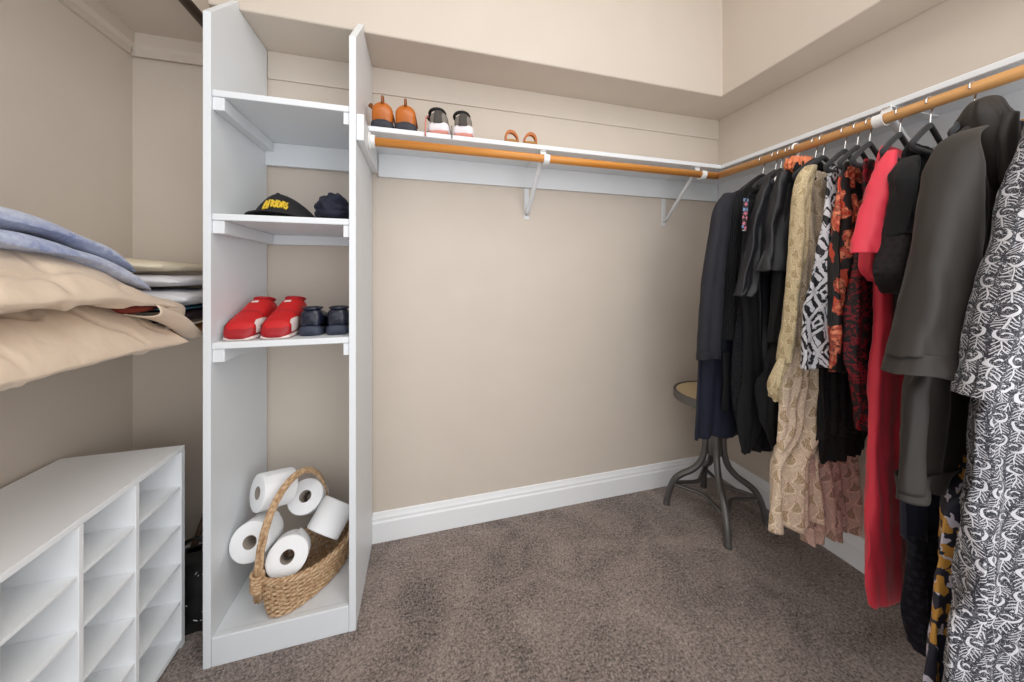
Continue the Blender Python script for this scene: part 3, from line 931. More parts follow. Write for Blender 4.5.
cloth('lapel', M['jacket'], g, [('w', 1.60, -.07, -.035), ('w', 1.54, -.085, -.03), ('w', 1.45, -.075, .0), ('w', 1.36, -.05, .02), ('w', 1.27, -.02, .03)], Y, ph, .012, .003, 2, 37, t0=-.055, n=48, nz=40, pinch=1)
s_, z_ = px_plane(985, 200, Y, ph, -.07)
MB().lathe([(.0005, -.003), (.007, -.003), (.008, 0), (.007, .003), (.0005, .003)], 14, Matrix.Translation((RX + s_ * cos(ph), Y - .052, z_)) @ Matrix.Rotation(pi / 2, 4, 'X')).build('button', M['steel'], g, smooth=True)

Y, ph = .468, D(2)
g = garment('ochre_floral_dress', 'navy dress with ochre and white flowers showing low beside the batik dress', 'dress', Y)
cloth('body', M['ochre'], g, [('w', 1.60, .02, .09), ('w', 1.4, .02, .13), ('w', 1.2, -.05, .16), ('w', 1.0, -.13, .18), ('w', .8, -.16, .18), (942, 510, .18), (938, 560, .18), (931, 610, .18), (924, 655, .18), (920, 690, .18)], Y, ph, .016, .010, 5, 38)

Y, ph = .405, D(0)
g = garment('batik_dress', 'long black and white scroll print dress nearest the camera', 'dress', Y)
cloth('body', M['batik'], g, [('w', 1.625, -.05, .05), ('w', 1.60, -.09, .1), ('w', 1.56, -.13, .17), ('w', 1.50, -.17, .2), ('w', 1.35, -.19, .2), (978, 385, .2), (970, 420, .2), (968, 480, .2), (961, 524, .21), (954, 563, .21), (949, 598, .22), (939, 634, .22), (936, 682, .23), (932, 740, .24), (928, 775, .25)], Y, ph, .026, .018, 3.6, 39, nz=100, n=150)
cloth('sleeve', M['batik'], g, [(1022, 126, 1064), (1015, 150, 1064), (1008, 185, 1062), (998, 228, 1060), (986, 275, 1056), (976, 318, 1050), (968, 352, 1044), (961, 384, 1036), (959, 396, 1034)], Y, ph, .036, .007, 3.5, 40, t0=-.04, n=96, nz=80, pinch=.5, crumple=.006)


# ------------------------------------------------------------------ hangers
def hanger(Y, ph, label, neck=1.645, body=True, mat='velvet', thick=.0062, hookmat='steel', hr=.0024):
    t = thing('clothes_hanger', label, 'hanger', (RX, Y, neck), 'hangers on the right-hand rod')
    c, sn = cos(ph), sin(ph)
    T = lambda s, z: (RX + c * s, Y + sn * s, z)
    pts = [T(0, neck - .014), T(0, neck), T(.006, RZ - .030)]
    r = RR + hr + .0005
    for k in range(-6, 20):
        a = math.radians(10 * k)
        # hook stands square to the rod
        pts.append((RX + r * cos(a), Y, RZ + r * sin(a)))
    MB().tube(pts, hr, 8).build('hook', M[hookmat], t, smooth=True)
    sh = [T(s, neck - .012 - .070 * (abs(s) / .115) ** 1.15) for s in [q / 20 * .115 for q in range(-20, 21)]]
    lowz = neck - .012 - .070
    low = [T(s, lowz - .012) for s in [q / 10 * .108 for q in range(10, -11, -1)]]
    MB().tube(sh + low, thick, 8, closed=True, flat=1.5, up=(-sn, c, 0)).build('shoulder_frame', M[mat], t, smooth=True)
    return t


for Y, ph, lab in ((1.105, -2, 'hanger of the ribbed cardigan, farthest along the rod'),
                   (1.052, 0, 'hanger holding the black knit tunic'), (1.030, 2, 'hanger holding the black satin kimono'),
                   (1.000, 4, 'hanger holding the black satin jacket with bell sleeve'), (.985, 3, 'hanger close left of the white hanger'),
                   (.905, 2, 'hanger of the black shirt right of the white hanger'),
                   (.880, 0, 'hanger holding the cream paisley dress'), (.815, 6, 'black hanger holding the ikat top'),
                   (.780, 8, 'black hanger holding the coral floral blouse'), (.748, 8, 'black hanger left of the red dress'),
                   (.676, 8, 'black velvet hanger holding the red dress'), (.612, 7, 'black velvet hanger holding the lace sleeve blouse'),
                   (.533, 3, 'hanger with steel hook rising from the jacket hood'),):
    hanger(Y, D(ph), lab, 1.657)
hanger(.972, D(3), 'thick white plastic hanger of the orange blouse', 1.662, mat='white_plastic', hookmat='white_plastic', hr=.004, thick=.006)

# ------------------------------------------------------------------ stool
sc_ = (1.432, 1.347)
st = thing('metal_stool', 'grey steel stool with round wooden seat and four curved legs under the clothes', 'stool', (sc_[0], sc_[1], 0))
MB().lathe([(.002, .600), (.168, .600), (.174, .604), (.174, .612), (.002, .613)], 48, Matrix.Translation((*sc_, 0))).build('seat', M['seatwood'], st, smooth=False, bevel=.001)
MB().lathe([(.165, .574), (.184, .574), (.187, .578), (.187, .612), (.184, .616), (.176, .616), (.176, .6), (.165, .598), (.165, .574)], 48, Matrix.Translation((*sc_, 0)), cap=False).build('seat_rim', M['gunmetal'], st)
MB().lathe([(.002, .30), (.030, .30), (.034, .31), (.034, .40), (.028, .42), (.022, .44), (.022, .56), (.06, .572), (.06, .580), (.002, .580)], 32, Matrix.Translation((*sc_, 0))).build('hub', M['gunmetal'], st, smooth=True)
base_a = atan2(-.195, -.128)
for k in range(4):
    a = base_a + k * pi / 2
    prof = [(.020, .432), (.034, .44), (.040, .42), (.040, .37), (.044, .31), (.062, .25), (.10, .205), (.145, .175), (.178, .145), (.200, .10), (.214, .05), (.222, .004)]
    # round the run of the leg
    pr = interp([[p[1], p[0]] for p in prof], 40)
    pts = [(sc_[0] + r_ * cos(a), sc_[1] + r_ * sin(a), z_) for z_, r_ in pr]
    lg = MB().tube(pts, .0150, 12).build('leg', M['gunmetal'], st, smooth=True)
    MB().lathe([(.002, 0), (.016, 0), (.016, .012), (.0145, .016), (.002, .016)], 16, Matrix.Translation((sc_[0] + .222 * cos(a), sc_[1] + .222 * sin(a), 0.0))).build('foot_cap', M['gunmetal'], lg)
for k in range(4):
    a0, a1 = base_a + k * pi / 2, base_a + (k + 1) * pi / 2
    p0 = Vector((cos(a0), sin(a0))) * .196; p1 = Vector((cos(a1), sin(a1))) * .196
    pts = []
    for i in range(21):
        f = i / 20
        q = p0 * (1 - f) + p1 * f
        q = q * (1 - .62 * sin(pi * f) * .62)
        pts.append((sc_[0] + q.x, sc_[1] + q.y, .118))
    MB().tube(pts, .0075, 8, flat=1.5).build('stretcher', M['gunmetal'], st, smooth=True)

# ------------------------------------------------------------------ basket and rolls
bk = thing('wicker_basket', 'oval woven wicker basket with tall arched handle on the bottom shelf', 'basket', (-.42, 1.39, .088))
ba = math.radians(55)
BC = (-.390, 1.369)


def BT(s, t, z): return (BC[0] + cos(ba) * s - sin(ba) * t, BC[1] + sin(ba) * s + cos(ba) * t, z)


def brad(f):   # half axes of the oval at height f 0..1
    return .150 + .026 * f, .072 + .026 * f


nb, NR = 84, 15
wv = MB()
for i in range(NR):
    f = (i + .5) / NR
    a_, b_ = brad(f)
    pts = []
    for j in range(nb):
        th = 2 * pi * j / nb
        wig = .0032 * (1 if (j // 2 + i) % 2 else -1)
        rim_z = .095 + f * (.105 + .028 * cos(th) ** 2)
        pts.append(BT((a_ + wig) * cos(th), (b_ + wig) * sin(th), rim_z))
    wv.tube(pts, .0044, 6, closed=True)
wv.build('woven_side', M['wicker'], bk, smooth=True)
sk = MB()
for j in range(0, nb, 4):
    th = 2 * pi * (j + .5) / nb
    sk.tube([BT(brad(f)[0] * cos(th), brad(f)[1] * sin(th), .094 + f * (.107 + .028 * cos(th) ** 2)) for f in (0, .33, .66, 1)], .003, 6)
sk.build('stake_frame', M['wicker'], bk, smooth=True)
rm = MB()
for ph0 in (0, 2.1, 4.2):
    pts = []
    for j in range(160):
        th = 2 * pi * j / 160
        a_, b_ = brad(1.0)
        k_ = ph0 + th * 14
        pts.append(BT((a_ + .006 * cos(k_)) * cos(th), (b_ + .006 * cos(k_)) * sin(th), .204 + .028 * cos(th) ** 2 + .006 * sin(k_)))
    rm.tube(pts, .0048, 6, closed=True)
rm.build('braided_rim', M['wicker'], bk, smooth=True)
MB().rings([[BT(.150 * cos(2 * pi * j / 40), .072 * sin(2 * pi * j / 40), z) for j in range(40)] for z in (.0895, .099)]).build('base', M['wicker'], bk)
ha = math.radians(64)
HT = lambda s, t, z: (-.440 + cos(ha) * s - sin(ha) * t, 1.368 + sin(ha) * s + cos(ha) * t, z)
hm = MB()
for q in range(7):
    pts = []
    for i in range(70):
        f = i / 69
        a = pi * f
        s = -.152 * cos(a); z = .165 + .315 * sin(a) ** .72
        o = 2 * pi * q / 7 + f * 16
        pts.append(HT(s * (1 + .02 * cos(o)), .0085 * cos(o), z + .0075 * sin(o)))
    hm.tube(pts, .0042, 6)
hm.build('handle', M['wicker'], bk, smooth=True)
for sgn in (-1, 1):
    w_ = MB()
    for i in range(6):
        pts = [HT(sgn * .153 + .016 * cos(2 * pi * j / 20), .017 * sin(2 * pi * j / 20), .205 + i * .009 + .004 * sin(2 * pi * j / 20)) for j in range(20)]
        w_.tube(pts, .0045, 6, closed=True)
    w_.build('handle_wrap', M['wicker'], bk, smooth=True)


def roll(c, axis, label, r=.061, ln=.108):
    t = thing('toilet_roll', label, 'toilet roll', c, 'toilet rolls in the wicker basket')
    q = Vector(axis).normalized().to_track_quat('Z', 'Y').to_matrix().to_4x4()
    mt = Matrix.Translation(c) @ q
    h = ln / 2
    prof = [(.021, -h + .001), (r - .004, -h), (r - .001, -h + .002), (r, -h + .006), (r, h - .006), (r - .001, h - .002), (r - .004, h), (.021, h - .001)]
    m = MB(); rg = []
    for rr_, z in prof:
        rg.append([mt @ Vector((rr_ * (1 + .012 * sin(2 * a + c[0] * 40)) * cos(a), rr_ * sin(a), z)) for a in [2 * pi * j / 48 for j in range(48)]])
    m.rings(rg, False, False)
    # loose sheet end
    m.build('paper', M['paper'], t, smooth=True)
    m2 = MB().lathe([(.0195, -h + .001), (.0208, -h + .001), (.0208, h - .001), (.0195, h - .001), (.0195, -h + .001)], 32, mt, cap=False)
    m2.build('cardboard_core', M['card'], t, smooth=True)
    a0 = .8
    fl = MB(); rg = []
    for i in range(9):
        a = a0 + i * .045; rr_ = r + .0006 + .0004 * i
        rg.append([mt @ Vector((rr_ * cos(a), rr_ * sin(a), z)) for z in (-h + .004, h - .004)] + [mt @ Vector(((rr_ + .0006) * cos(a), (rr_ + .0006) * sin(a), z)) for z in (h - .004, -h + .004)])
    fl.rings(rg); fl.build('loose_sheet', M['paper'], t)
    return t


roll((-.447, 1.316, .236), (.18, -.86, .42), 'toilet roll lying lowest at the front of the basket')
roll((-.556, 1.352, .292), (-.05, -.93, .30), 'toilet roll leaning out over the left rim of the basket')
roll((-.522, 1.395, .425), (-.72, -.62, .22), 'topmost toilet roll leaning on the left tower panel')
roll((-.436, 1.486, .322), (.0, -.82, .56), 'toilet roll at the back behind the basket handle')
roll((-.336, 1.408, .276), (.45, .55, .70), 'toilet roll standing tilted at the right of the basket')


# ------------------------------------------------------------------ shoes
def shoe_ring(x, y, z0, hw, h, n=28, flat=.55, lean=0.0, te=.8):
    """a ring square to the shoe's length: flat bottom, rounded top"""
    ring = []
    for j in range(n):
        a = 2 * pi * j / n
        c, s = cos(a), sin(a)
        px = hw * math.copysign(abs(c) ** flat, c) if s < 0 else hw * math.copysign(abs(c) ** te, c)
        pz = z0 + (h / 2) + (h / 2) * math.copysign(abs(s) ** (.35 if s < 0 else .75), s)
        ring.append((x + px, y + lean * (pz - z0), pz))
    return ring


def shoe_loft(x, secs, yaw=0.0, te=.8, n=28):
    """secs: (y, z0, halfwidth, height, xoff); yaw turns about the first section"""
    y0 = secs[0][0]
    S = interp([list(q) for q in secs], 30)
    rg = []
    for y, z0, hw, h, xo in S:
        r = shoe_ring(xo, y - y0, z0, hw, max(.003, h), n, te=te)
        rg.append([(x + px * cos(yaw) - py * sin(yaw), y0 + px * sin(yaw) + py * cos(yaw), pz) for px, py, pz in r])
    return MB().rings(rg)


def shoe_patch(x, secs, yaw, ya, yb, aa, ab, te=.8, grow=.0016):
    """a panel lying on the shoe from ya to yb along it, between two angles round it"""
    y0 = secs[0][0]
    S = [q for q in interp([list(q) for q in secs], 60) if ya <= q[0] - y0 <= yb]
    N = 10
    m = MB(); b = 0
    for i, (y, z0, hw, h, xo) in enumerate(S):
        f = i / max(1, len(S) - 1)
        for j in range(N):
            lo, hi = aa(f), ab(f)
            an = math.radians(lo + (hi - lo) * j / (N - 1)); c, q = cos(an), sin(an)
            e = .55 if q < 0 else te
            px = (hw + grow) * math.copysign(abs(c) ** e, c)
            pz = z0 + h / 2 + (h / 2 + grow) * math.copysign(abs(q) ** (.35 if q < 0 else .75), q)
            py = y - y0
            m.v.append((x + px * cos(yaw) - py * sin(yaw), y0 + px * sin(yaw) + py * cos(yaw), pz))
    for i in range(len(S) - 1):
        for j in range(N - 1):
            m.f.append((i * N + j, (i + 1) * N + j, (i + 1) * N + j + 1, i * N + j + 1))
    return m


def boot(x, label, yaw, tongue):
    y, z = 1.372, SZ1 + .0008
    t = thing('ankle_boot', label, 'boot', (x, y, z), 'tan leather boots on the wall shelf')
    shoe_loft(x, [(y, z + .022, .030, .055, 0), (y + .006, z + .022, .037, .082, 0), (y + .03, z + .022, .040, .092, 0), (y + .075, z + .022, .038, .085, 0), (y + .12, z + .02, .038, .055, 0), (y + .17, z + .014, .042, .042, 0), (y + .205, z + .012, .036, .034, 0), (y + .222, z + .012, .018, .022, 0)], yaw, 1.25).build('upper', M['tan'], t, smooth=True)
    shoe_loft(x, [(y - .004, z, .028, .034, 0), (y + .004, z, .040, .036, 0), (y + .03, z, .044, .034, 0), (y + .08, z, .040, .026, 0), (y + .13, z, .042, .018, 0), (y + .18, z, .045, .015, 0), (y + .22, z, .034, .013, 0), (y + .232, z, .016, .012, 0)], yaw).build('sole', M['rubber'], t, smooth=True)
    # counter strap stitched up the heel and its loop
    st_ = MB().tube([(x, y + .006, z + .100), (x, y + .004, z + .112), (x, y + .004, z + .124), (x + .001, y + .014, z + .130), (x + .001, y + .022, z + .112)], .005, 8, flat=1.5)
    st_.build('pull_loop', M['tan_dark'], t, smooth=True)
    sd = MB().tube([(x + .030, y + .008, z + .085), (x + .040, y + .02, z + .06), (x + .046, y + .05, z + .035)], .003, 6)
    sd.build('side_seam', M['tan_dark'], t, smooth=True)
    if tongue:
        MB().tube([(x - .022, y + .045, z + .085), (x - .04, y + .05, z + .10), (x - .052, y + .052, z + .112)], [.008, .008, .009], 8, flat=.6).build('tongue', M['tan_dark'], t, smooth=True)
    return t


boot(-.150, 'left tan ankle boot at the tower end of the wall shelf', 0.02, True)
boot(-.064, 'right tan ankle boot beside the lace of the grey sneakers', -.05, False)


def sneaker(x, label, yaw, lace):
    y, z = 1.372, SZ1 + .0008
    t = thing('running_shoe', label, 'sneaker', (x, y, z), 'grey running shoes on the wall shelf')
    shoe_loft(x, [(y + .002, z + .035, .020, .05, 0), (y + .01, z + .03, .033, .068, 0), (y + .03, z + .03, .037, .073, 0), (y + .07, z + .03, .036, .066, 0), (y + .11, z + .028, .038, .055, 0), (y + .16, z + .024, .042, .036, 0), (y + .20, z + .022, .036, .028, 0), (y + .222, z + .022, .018, .016, 0)], yaw, .95).build('upper', M['grey_mesh'], t, smooth=True)
    shoe_loft(x, [(y - .004, z + .014, .030, .030, 0), (y + .004, z + .012, .042, .042, 0), (y + .03, z + .006, .045, .036, 0), (y + .08, z + .006, .042, .028, 0), (y + .14, z + .006, .045, .024, 0), (y + .19, z + .006, .042, .022, 0), (y + .226, z + .010, .020, .016, 0)], yaw).build('midsole', M['sole_white'], t, smooth=True)
    shoe_loft(x, [(y - .007, z, .026, .014, 0), (y + .002, z, .040, .019, 0), (y + .05, z, .042, .010, 0), (y + .12, z, .040, .006, 0), (y + .19, z, .038, .006, 0), (y + .22, z + .004, .018, .008, 0)], yaw).build('outsole', M['pink'], t, smooth=True)
    # heel counter: a dark patch wrapped on the back
    hc = MB()
    hc.grid(lambda a, b: (x + (.034 - .010 * b) * sin(.3 + (a - .5) * 1.7), y + .024 - (.030 - .004 * b) * cos(.3 + (a - .5) * 1.7) - .0005, z + .045 + .052 * b), 12, 6)
    hc.build('heel_counter', M['grey_dark'], t, smooth=True, solid=.003)
    cr = MB().tube([(x + .031 * cos(a), y + .040 + .033 * sin(a), z + .101 + .006 * -sin(a)) for a in [2 * pi * j / 24 for j in range(24)]], .0065, 8, closed=True)
    cr.build('collar', M['cap'], t, smooth=True)
    if lace:
        MB().tube([(x - .030, y + .06, z + .09), (x - .038, y + .045, z + .088), (x - .046, y + .01, z + .07), (x - .048, y - .014, z + .045), (x - .049, y - .0205, z + .004), (x - .049, y - .0215, z - .020)], .0032, 6).build('lace', M['pink'], t, smooth=True)
        MB().tube([(x - .030, y + .07, z + .085), (x - .042, y + .075, z + .102), (x - .032, y + .080, z + .106)], .005, 6).build('tongue', M['cap'], t, smooth=True)
        MB().tube([(x - .03, y + .10, z + .055), (x - .055, y + .11, z + .04), (x - .068, y + .09, z + .02), (x - .066, y + .06, z + .004)], .003, 6).build('lace', M['grey_dark'], t, smooth=True)
    else:
        MB().tube([(x - .044, y + .02, z + .05), (x - .046, y - .01, z + .03), (x - .046, y - .0195, z + .003), (x - .046, y - .021, z - .018)], .0026, 6).build('lace', M['grey_mesh'], t, smooth=True)
    return t


sneaker(.062, 'left grey running shoe with pink lace hanging over the shelf edge', -.22, True)
sneaker(.163, 'right grey running shoe with white and pink sole', -.2, False)


def sandal(x, label, yaw, flop):
    y, z = 1.372, SZ1 + .0008
    t = thing('strap_sandal', label, 'sandal', (x, y, z), 'tan sandals on the wall shelf')
    shoe_loft(x, [(y, z, .022, .016, 0), (y + .006, z, .030, .018, 0), (y + .04, z, .034, .016, 0), (y + .1, z, .032, .014, 0), (y + .16, z, .040, .012, 0), (y + .2, z, .032, .012, 0), (y + .215, z, .014, .010, 0)], yaw).build('footbed', M['cork'], t, smooth=True)
    def band(name, yy, h, wd, tilt):
        b = MB(); rg = []
        for i in range(25):
            a = pi * i / 24
            px = (.031 if tilt else .040) * cos(a) + flop * sin(a) * .3; pz = z + .012 + h * sin(a) ** .8
            rg.append([(x + px * k_, yy + q + tilt * (pz - z), z + .012 + (pz - z - .012) * (k_ if a > .5 and a < 2.64 else 1)) for q, k_ in ((0, .74 if tilt else .94), (wd, .74 if tilt else .94), (wd, 1), (0, 1))])
        b.rings(rg).build(name, M['tan'], t, smooth=False)
    band('heel_strap', y + .012, .048, .016, -.05)
    band('toe_strap', y + .12, .040, .045, 0)
    return t


sandal(.378, 'left tan strap sandal above the middle bracket', .05, -.02)
sandal(.462, 'right tan strap sandal above the middle bracket', -.03, .01)


def red_shoe(x, label, yaw):
    y, z = 1.242, .9978
    t = thing('slip_on_shoe', label, 'shoe', (x, y, z), 'red slip-on shoes in the tower')
    shoe_loft(x, [(y + .004, z + .014, .026, .026, 0), (y + .014, z + .014, .041, .043, 0), (y + .05, z + .014, .0455, .060, 0), (y + .10, z + .014, .042, .084, 0), (y + .135, z + .014, .039, .104, 0), (y + .165, z + .014, .039, .112, 0), (y + .21, z + .014, .036, .104, 0), (y + .235, z + .016, .026, .090, 0)], yaw).build('upper', M['red_shoe'], t, smooth=True)
    shoe_loft(x, [(y - .003, z, .026, .010, 0), (y + .006, z, .042, .014, 0), (y + .05, z, .0475, .017, 0), (y + .11, z, .043, .018, 0), (y + .18, z, .038, .022, 0), (y + .235, z, .026, .022, 0), (y + .245, z, .012, .018, 0)], yaw).build('sole', M['shoe_white'], t, smooth=True)
    shoe_loft(x, [(y - .005, z + .005, .022, .014, 0), (y + .001, z + .006, .034, .024, 0), (y + .010, z + .008, .0425, .036, 0), (y + .03, z + .010, .0455, .040, 0), (y + .05, z + .012, .0468, .040, 0)], yaw).build('toe_cap', M['red_dark'], t, smooth=True)
    US = [(y + .004, z + .014, .026, .026, 0), (y + .014, z + .014, .041, .043, 0), (y + .05, z + .014, .0455, .060, 0), (y + .10, z + .014, .042, .084, 0), (y + .135, z + .014, .039, .104, 0)]
    shoe_patch(x, US, yaw, .012, .085, lambda f: -40, lambda f: 8 + 34 * (1 - abs(2 * f - .5) / 1.5), grow=.0028).build('side_patch', M['shoe_white'], t, smooth=True)
    shoe_patch(x, US, yaw, .010, .085, lambda f: 220, lambda f: 172 - 34 * (1 - abs(2 * f - .4) / 1.6), grow=.0028).build('side_patch', M['shoe_white'], t, smooth=True)
    # collar opening and label
    MB().tube([(x + .030 * cos(a), y + .192 + .032 * sin(a), z + .1195 - .008 * sin(a)) for a in [2 * pi * j / 24 for j in range(24)]], .0045, 8, closed=True).build('collar', M['red_dark'], t, smooth=True)
    shoe_patch(x, US, yaw, .118, .129, lambda f: 84, lambda f: 106, grow=.002).build('tongue_label', M['shoe_white'], t, smooth=True)
    shoe_patch(x, US, yaw, .070, .076, lambda f: 10, lambda f: 170, grow=.0012).build('vamp_seam', M['red_dark'], t, smooth=True)
    return t


red_shoe(-.5665, 'left red slip-on sneaker against the tower side panel', .01)
red_shoe(-.4650, 'right red slip-on sneaker beside the navy loafers', .01)


def loafer(x, label, yaw):
    y, z = 1.276, .9978
    t = thing('loafer', label, 'shoe', (x, y, z), 'dark navy loafers in the tower')
    shoe_loft(x, [(y, z + .03, .022, .042, 0), (y + .006, z + .03, .030, .058, 0), (y + .03, z + .03, .035, .064, 0), (y + .08, z + .028, .034, .054, 0), (y + .13, z + .02, .037, .048, 0), (y + .18, z + .016, .038, .036, 0), (y + .225, z + .014, .020, .018, 0)], yaw).build('upper', M['navy_leather'], t, smooth=True)
    shoe_loft(x, [(y - .003, z, .024, .032, 0), (y + .004, z, .034, .036, 0), (y + .03, z, .038, .032, 0), (y + .1, z, .036, .022, 0), (y + .17, z, .038, .016, 0), (y + .22, z, .026, .014, 0), (y + .234, z, .01, .012, 0)], yaw).build('sole', M['navy_sole'], t, smooth=True)
    MB().tube([(x + .029 * cos(a), y + .036 + .031 * sin(a), z + .093) for a in [2 * pi * j / 24 for j in range(24)]], .0042, 8, closed=True).build('collar', M['navy_leather'], t, smooth=True)
    return t


loafer(-.373, 'left dark navy loafer next to the red sneakers', -.02)
loafer(-.288, 'right dark navy loafer against the right tower panel', .03)

# ------------------------------------------------------------------ cap and beanie
CZc = 1.3978
cp = thing('baseball_cap', 'black baseball cap with gold stitched emblem on the middle tower shelf', 'cap', (-.49, 1.37, CZc))
def crown(a, b):
    th = 2 * pi * a; r = 1 - b
    x = -.488 + (.094 + (.02 if cos(th) > 0 else 0)) * r * cos(th); y = 1.385 + .095 * r * sin(th)
    z = CZc + .012 + .092 * (1 - r ** 1.7) * (1.0 - .0 * cos(th)) + .003 * sin(6 * th) * r * (1 - r)
    return (x - .018 * (1 - r), y, z)
MB().grid(crown, 48, 14, True).build('crown', M['cap'], cp, smooth=True, solid=.002)
def bill(a, b):
    th = pi * (1.02 + .96 * a)
    r0 = .094; ext = .062 * sin(pi * a) ** .7
    x = -.488 + (r0 + .0 + ext * b * .35) * cos(th); y = 1.385 + (r0 + ext * b) * sin(th)
    z = CZc + .0155 - .011 * (abs(cos(th)) ** 2) * (.3 + .7 * b) + .004 * (1 - b)
    return (x, y, z)
MB().grid(bill, 36, 6).build('bill', M['cap'], cp, smooth=True, solid=.003)
MB().lathe([(.0005, .006), (.005, .005), (.007, .002), (.007, 0), (.0005, 0)], 12, Matrix.Translation((-.506, 1.385, CZc + .103))).build('button', M['cap'], cp, smooth=True)
em = MB()
def on_crown(sx, h):
    # front face of the crown; sx sideways, h height 0..1
    r = 1 - h; th = 1.5 * pi + sx / max(.25, r)
    p = crown((th / (2 * pi)) % 1, h)
    c = Vector((-.488, 1.385, CZc)); v = (Vector(p) - c).normalized()
    return Vector(p) + v * .0025
glyph = [((-.55, .16), (-.43, .40)), ((-.43, .40), (-.36, .20)), ((-.48, .27), (-.36, .29)), ((-.30, .18), (-.26, .42)), ((-.26, .42), (-.15, .40)), ((-.28, .30), (-.18, .30)), ((-.12, .20), (-.10, .42)), ((-.10, .42), (.02, .36)), ((.02, .36), (-.10, .30)), ((-.06, .30), (.04, .19)), ((.08, .20), (.08, .43)), ((.14, .20), (.16, .42)), ((.16, .42), (.26, .36)), ((.26, .36), (.26, .22)), ((.26, .22), (.14, .20)), ((.32, .20), (.34, .40)), ((.34, .40), (.44, .36)), ((.44, .36), (.36, .29)), ((.38, .29), (.46, .18)), ((.54, .36), (.48, .28)), ((.48, .28), (.56, .24)), ((.56, .24), (.50, .16)), ((-.60, .14), (-.30, .17))]
for (a, b) in glyph:
    em.tube([on_crown((a[0] + (b[0] - a[0]) * q / 4) * .62, a[1] + (b[1] - a[1]) * q / 4) for q in range(5)], .0034, 6)
em.build('emblem', M['gold'], cp, smooth=True)
bn = thing('knit_beanie', 'crumpled navy blue knit hat right of the black cap', 'hat', (-.315, 1.35, CZc))
def lump(a, b):
    th = 2 * pi * a; f = pi * b
    d = Vector((sin(f) * cos(th), sin(f) * sin(th), cos(f)))
    n1 = noise.noise(d * 2.2 + Vector((3, 1, 7))); n2 = noise.noise(d * 5.0)
    r = 1 + .30 * n1 + .16 * n2
    x = -.312 + .0635 * d.x * min(r, 1.02); y = 1.355 + .085 * d.y * r; z = CZc + .046 + .048 * d.z * (r if d.z > 0 else 1)
    z = max(CZc + .0005, z + (.012 * (1 - abs(d.x)) if d.z > 0 else 0))
    return (x, y, z)
MB().grid(lump, 60, 30, True).build('crown', M['navy'], bn, smooth=True)
def roll_band(q0):
    return [(-.312 + (.047) * cos(a), 1.335 + .055 * sin(a), CZc + .030 + .006 * sin(a * 2 + q0) + .008 * cos(a)) for a in [2 * pi * j / 36 for j in range(36)]]
MB().tube(roll_band(.5), .013, 10, closed=True).build('brim_fold', M['navy'], bn, smooth=True)


# ------------------------------------------------------------------ pillows and bedding on the left shelf
def pillow(name, mat, parent, x0, x1, y0, y1, zfun, th, seed, flange=.012, e=2.4):
    """a cushion whose middle surface is zfun(x, y) and whose thickness swells from pinched edges"""
    m = MB(); nu, nv = 70, 90
    def pt(u, v, sgn):
        a, b = 2 * u - 1, 2 * v - 1
        hgt = (max(0, 1 - abs(a) ** e) ** .62) * (max(0, 1 - abs(b) ** (e + 1.2)) ** .62)
        # rounded corners pulled in along the sides
        x = (x0 + x1) / 2 + (x1 - x0) / 2 * a * (1 - .05 * (1 - b * b) * (abs(a) > .0) * -1 * 0 - .035 * (1 - abs(b) ** 2))
        y = (y0 + y1) / 2 + (y1 - y0) / 2 * b * (1 - .03 * (1 - abs(a) ** 2))
        w = noise.noise(Vector((x * 7 + seed, y * 5, sgn * 2))) * (.016 if sgn > 0 else .006) + noise.noise(Vector((x * 16, y * 13 + seed, sgn * 3))) * (.008 if sgn > 0 else .004)
        edge = (1 - max(abs(a), abs(b))) ** .5
        n3 = noise.noise(Vector((x * 5 + y * 9, y * 4 - x * 9, seed * 1.7)))
        wr = -.010 * exp(-(n3 / .05) ** 2) * min(1, edge * 3) + .004 * noise.noise(Vector((x * 30, y * 22, seed))) * (1 - edge)
        z = zfun(x, y) + sgn * (.5 * th * hgt + .002) + w * min(1, edge * 2) + wr
        return (x, y, z)
    for sgn in (1, -1):
        m.grid(lambda u, v: pt(u, v, sgn), nu, nv)
    # side walls between the two faces
    b1 = nu * nv
    per = [i * nv for i in range(nu)] + [(nu - 1) * nv + j for j in range(1, nv)] + [i * nv + nv - 1 for i in range(nu - 2, -1, -1)] + [j for j in range(nv - 2, 0, -1)]
    for p, q in zip(per, per[1:] + per[:1]): m.f.append((p, q, b1 + q, b1 + p))
    return m.build(name, mat, parent, smooth=True)


def zf1(x, y):
    d = max(0, x + .83)
    return 1.138 - .56 * d - .16 * max(0, x + .755) - .05 * max(0, y - 1.0)


p1 = thing('bed_pillow', 'cream cased pillow at the bottom of the stack on the left shelf', 'pillow', (-.87, .85, 1.065))
pillow('pillow', M['cream'], p1, -1.06, -.650, .46, 1.165, zf1, .110, 1)
def zf2(x, y):
    d = max(0, x + .86)
    return 1.245 - .46 * d - .20 * max(0, y - .95)


p2 = thing('bed_pillow', 'cream cased pillow lying on the other pillow under the blue blanket', 'pillow', (-.87, .8, 1.2))
pillow('pillow', M['cream'], p2, -1.06, -.655, .40, 1.13, zf2, .092, 5)
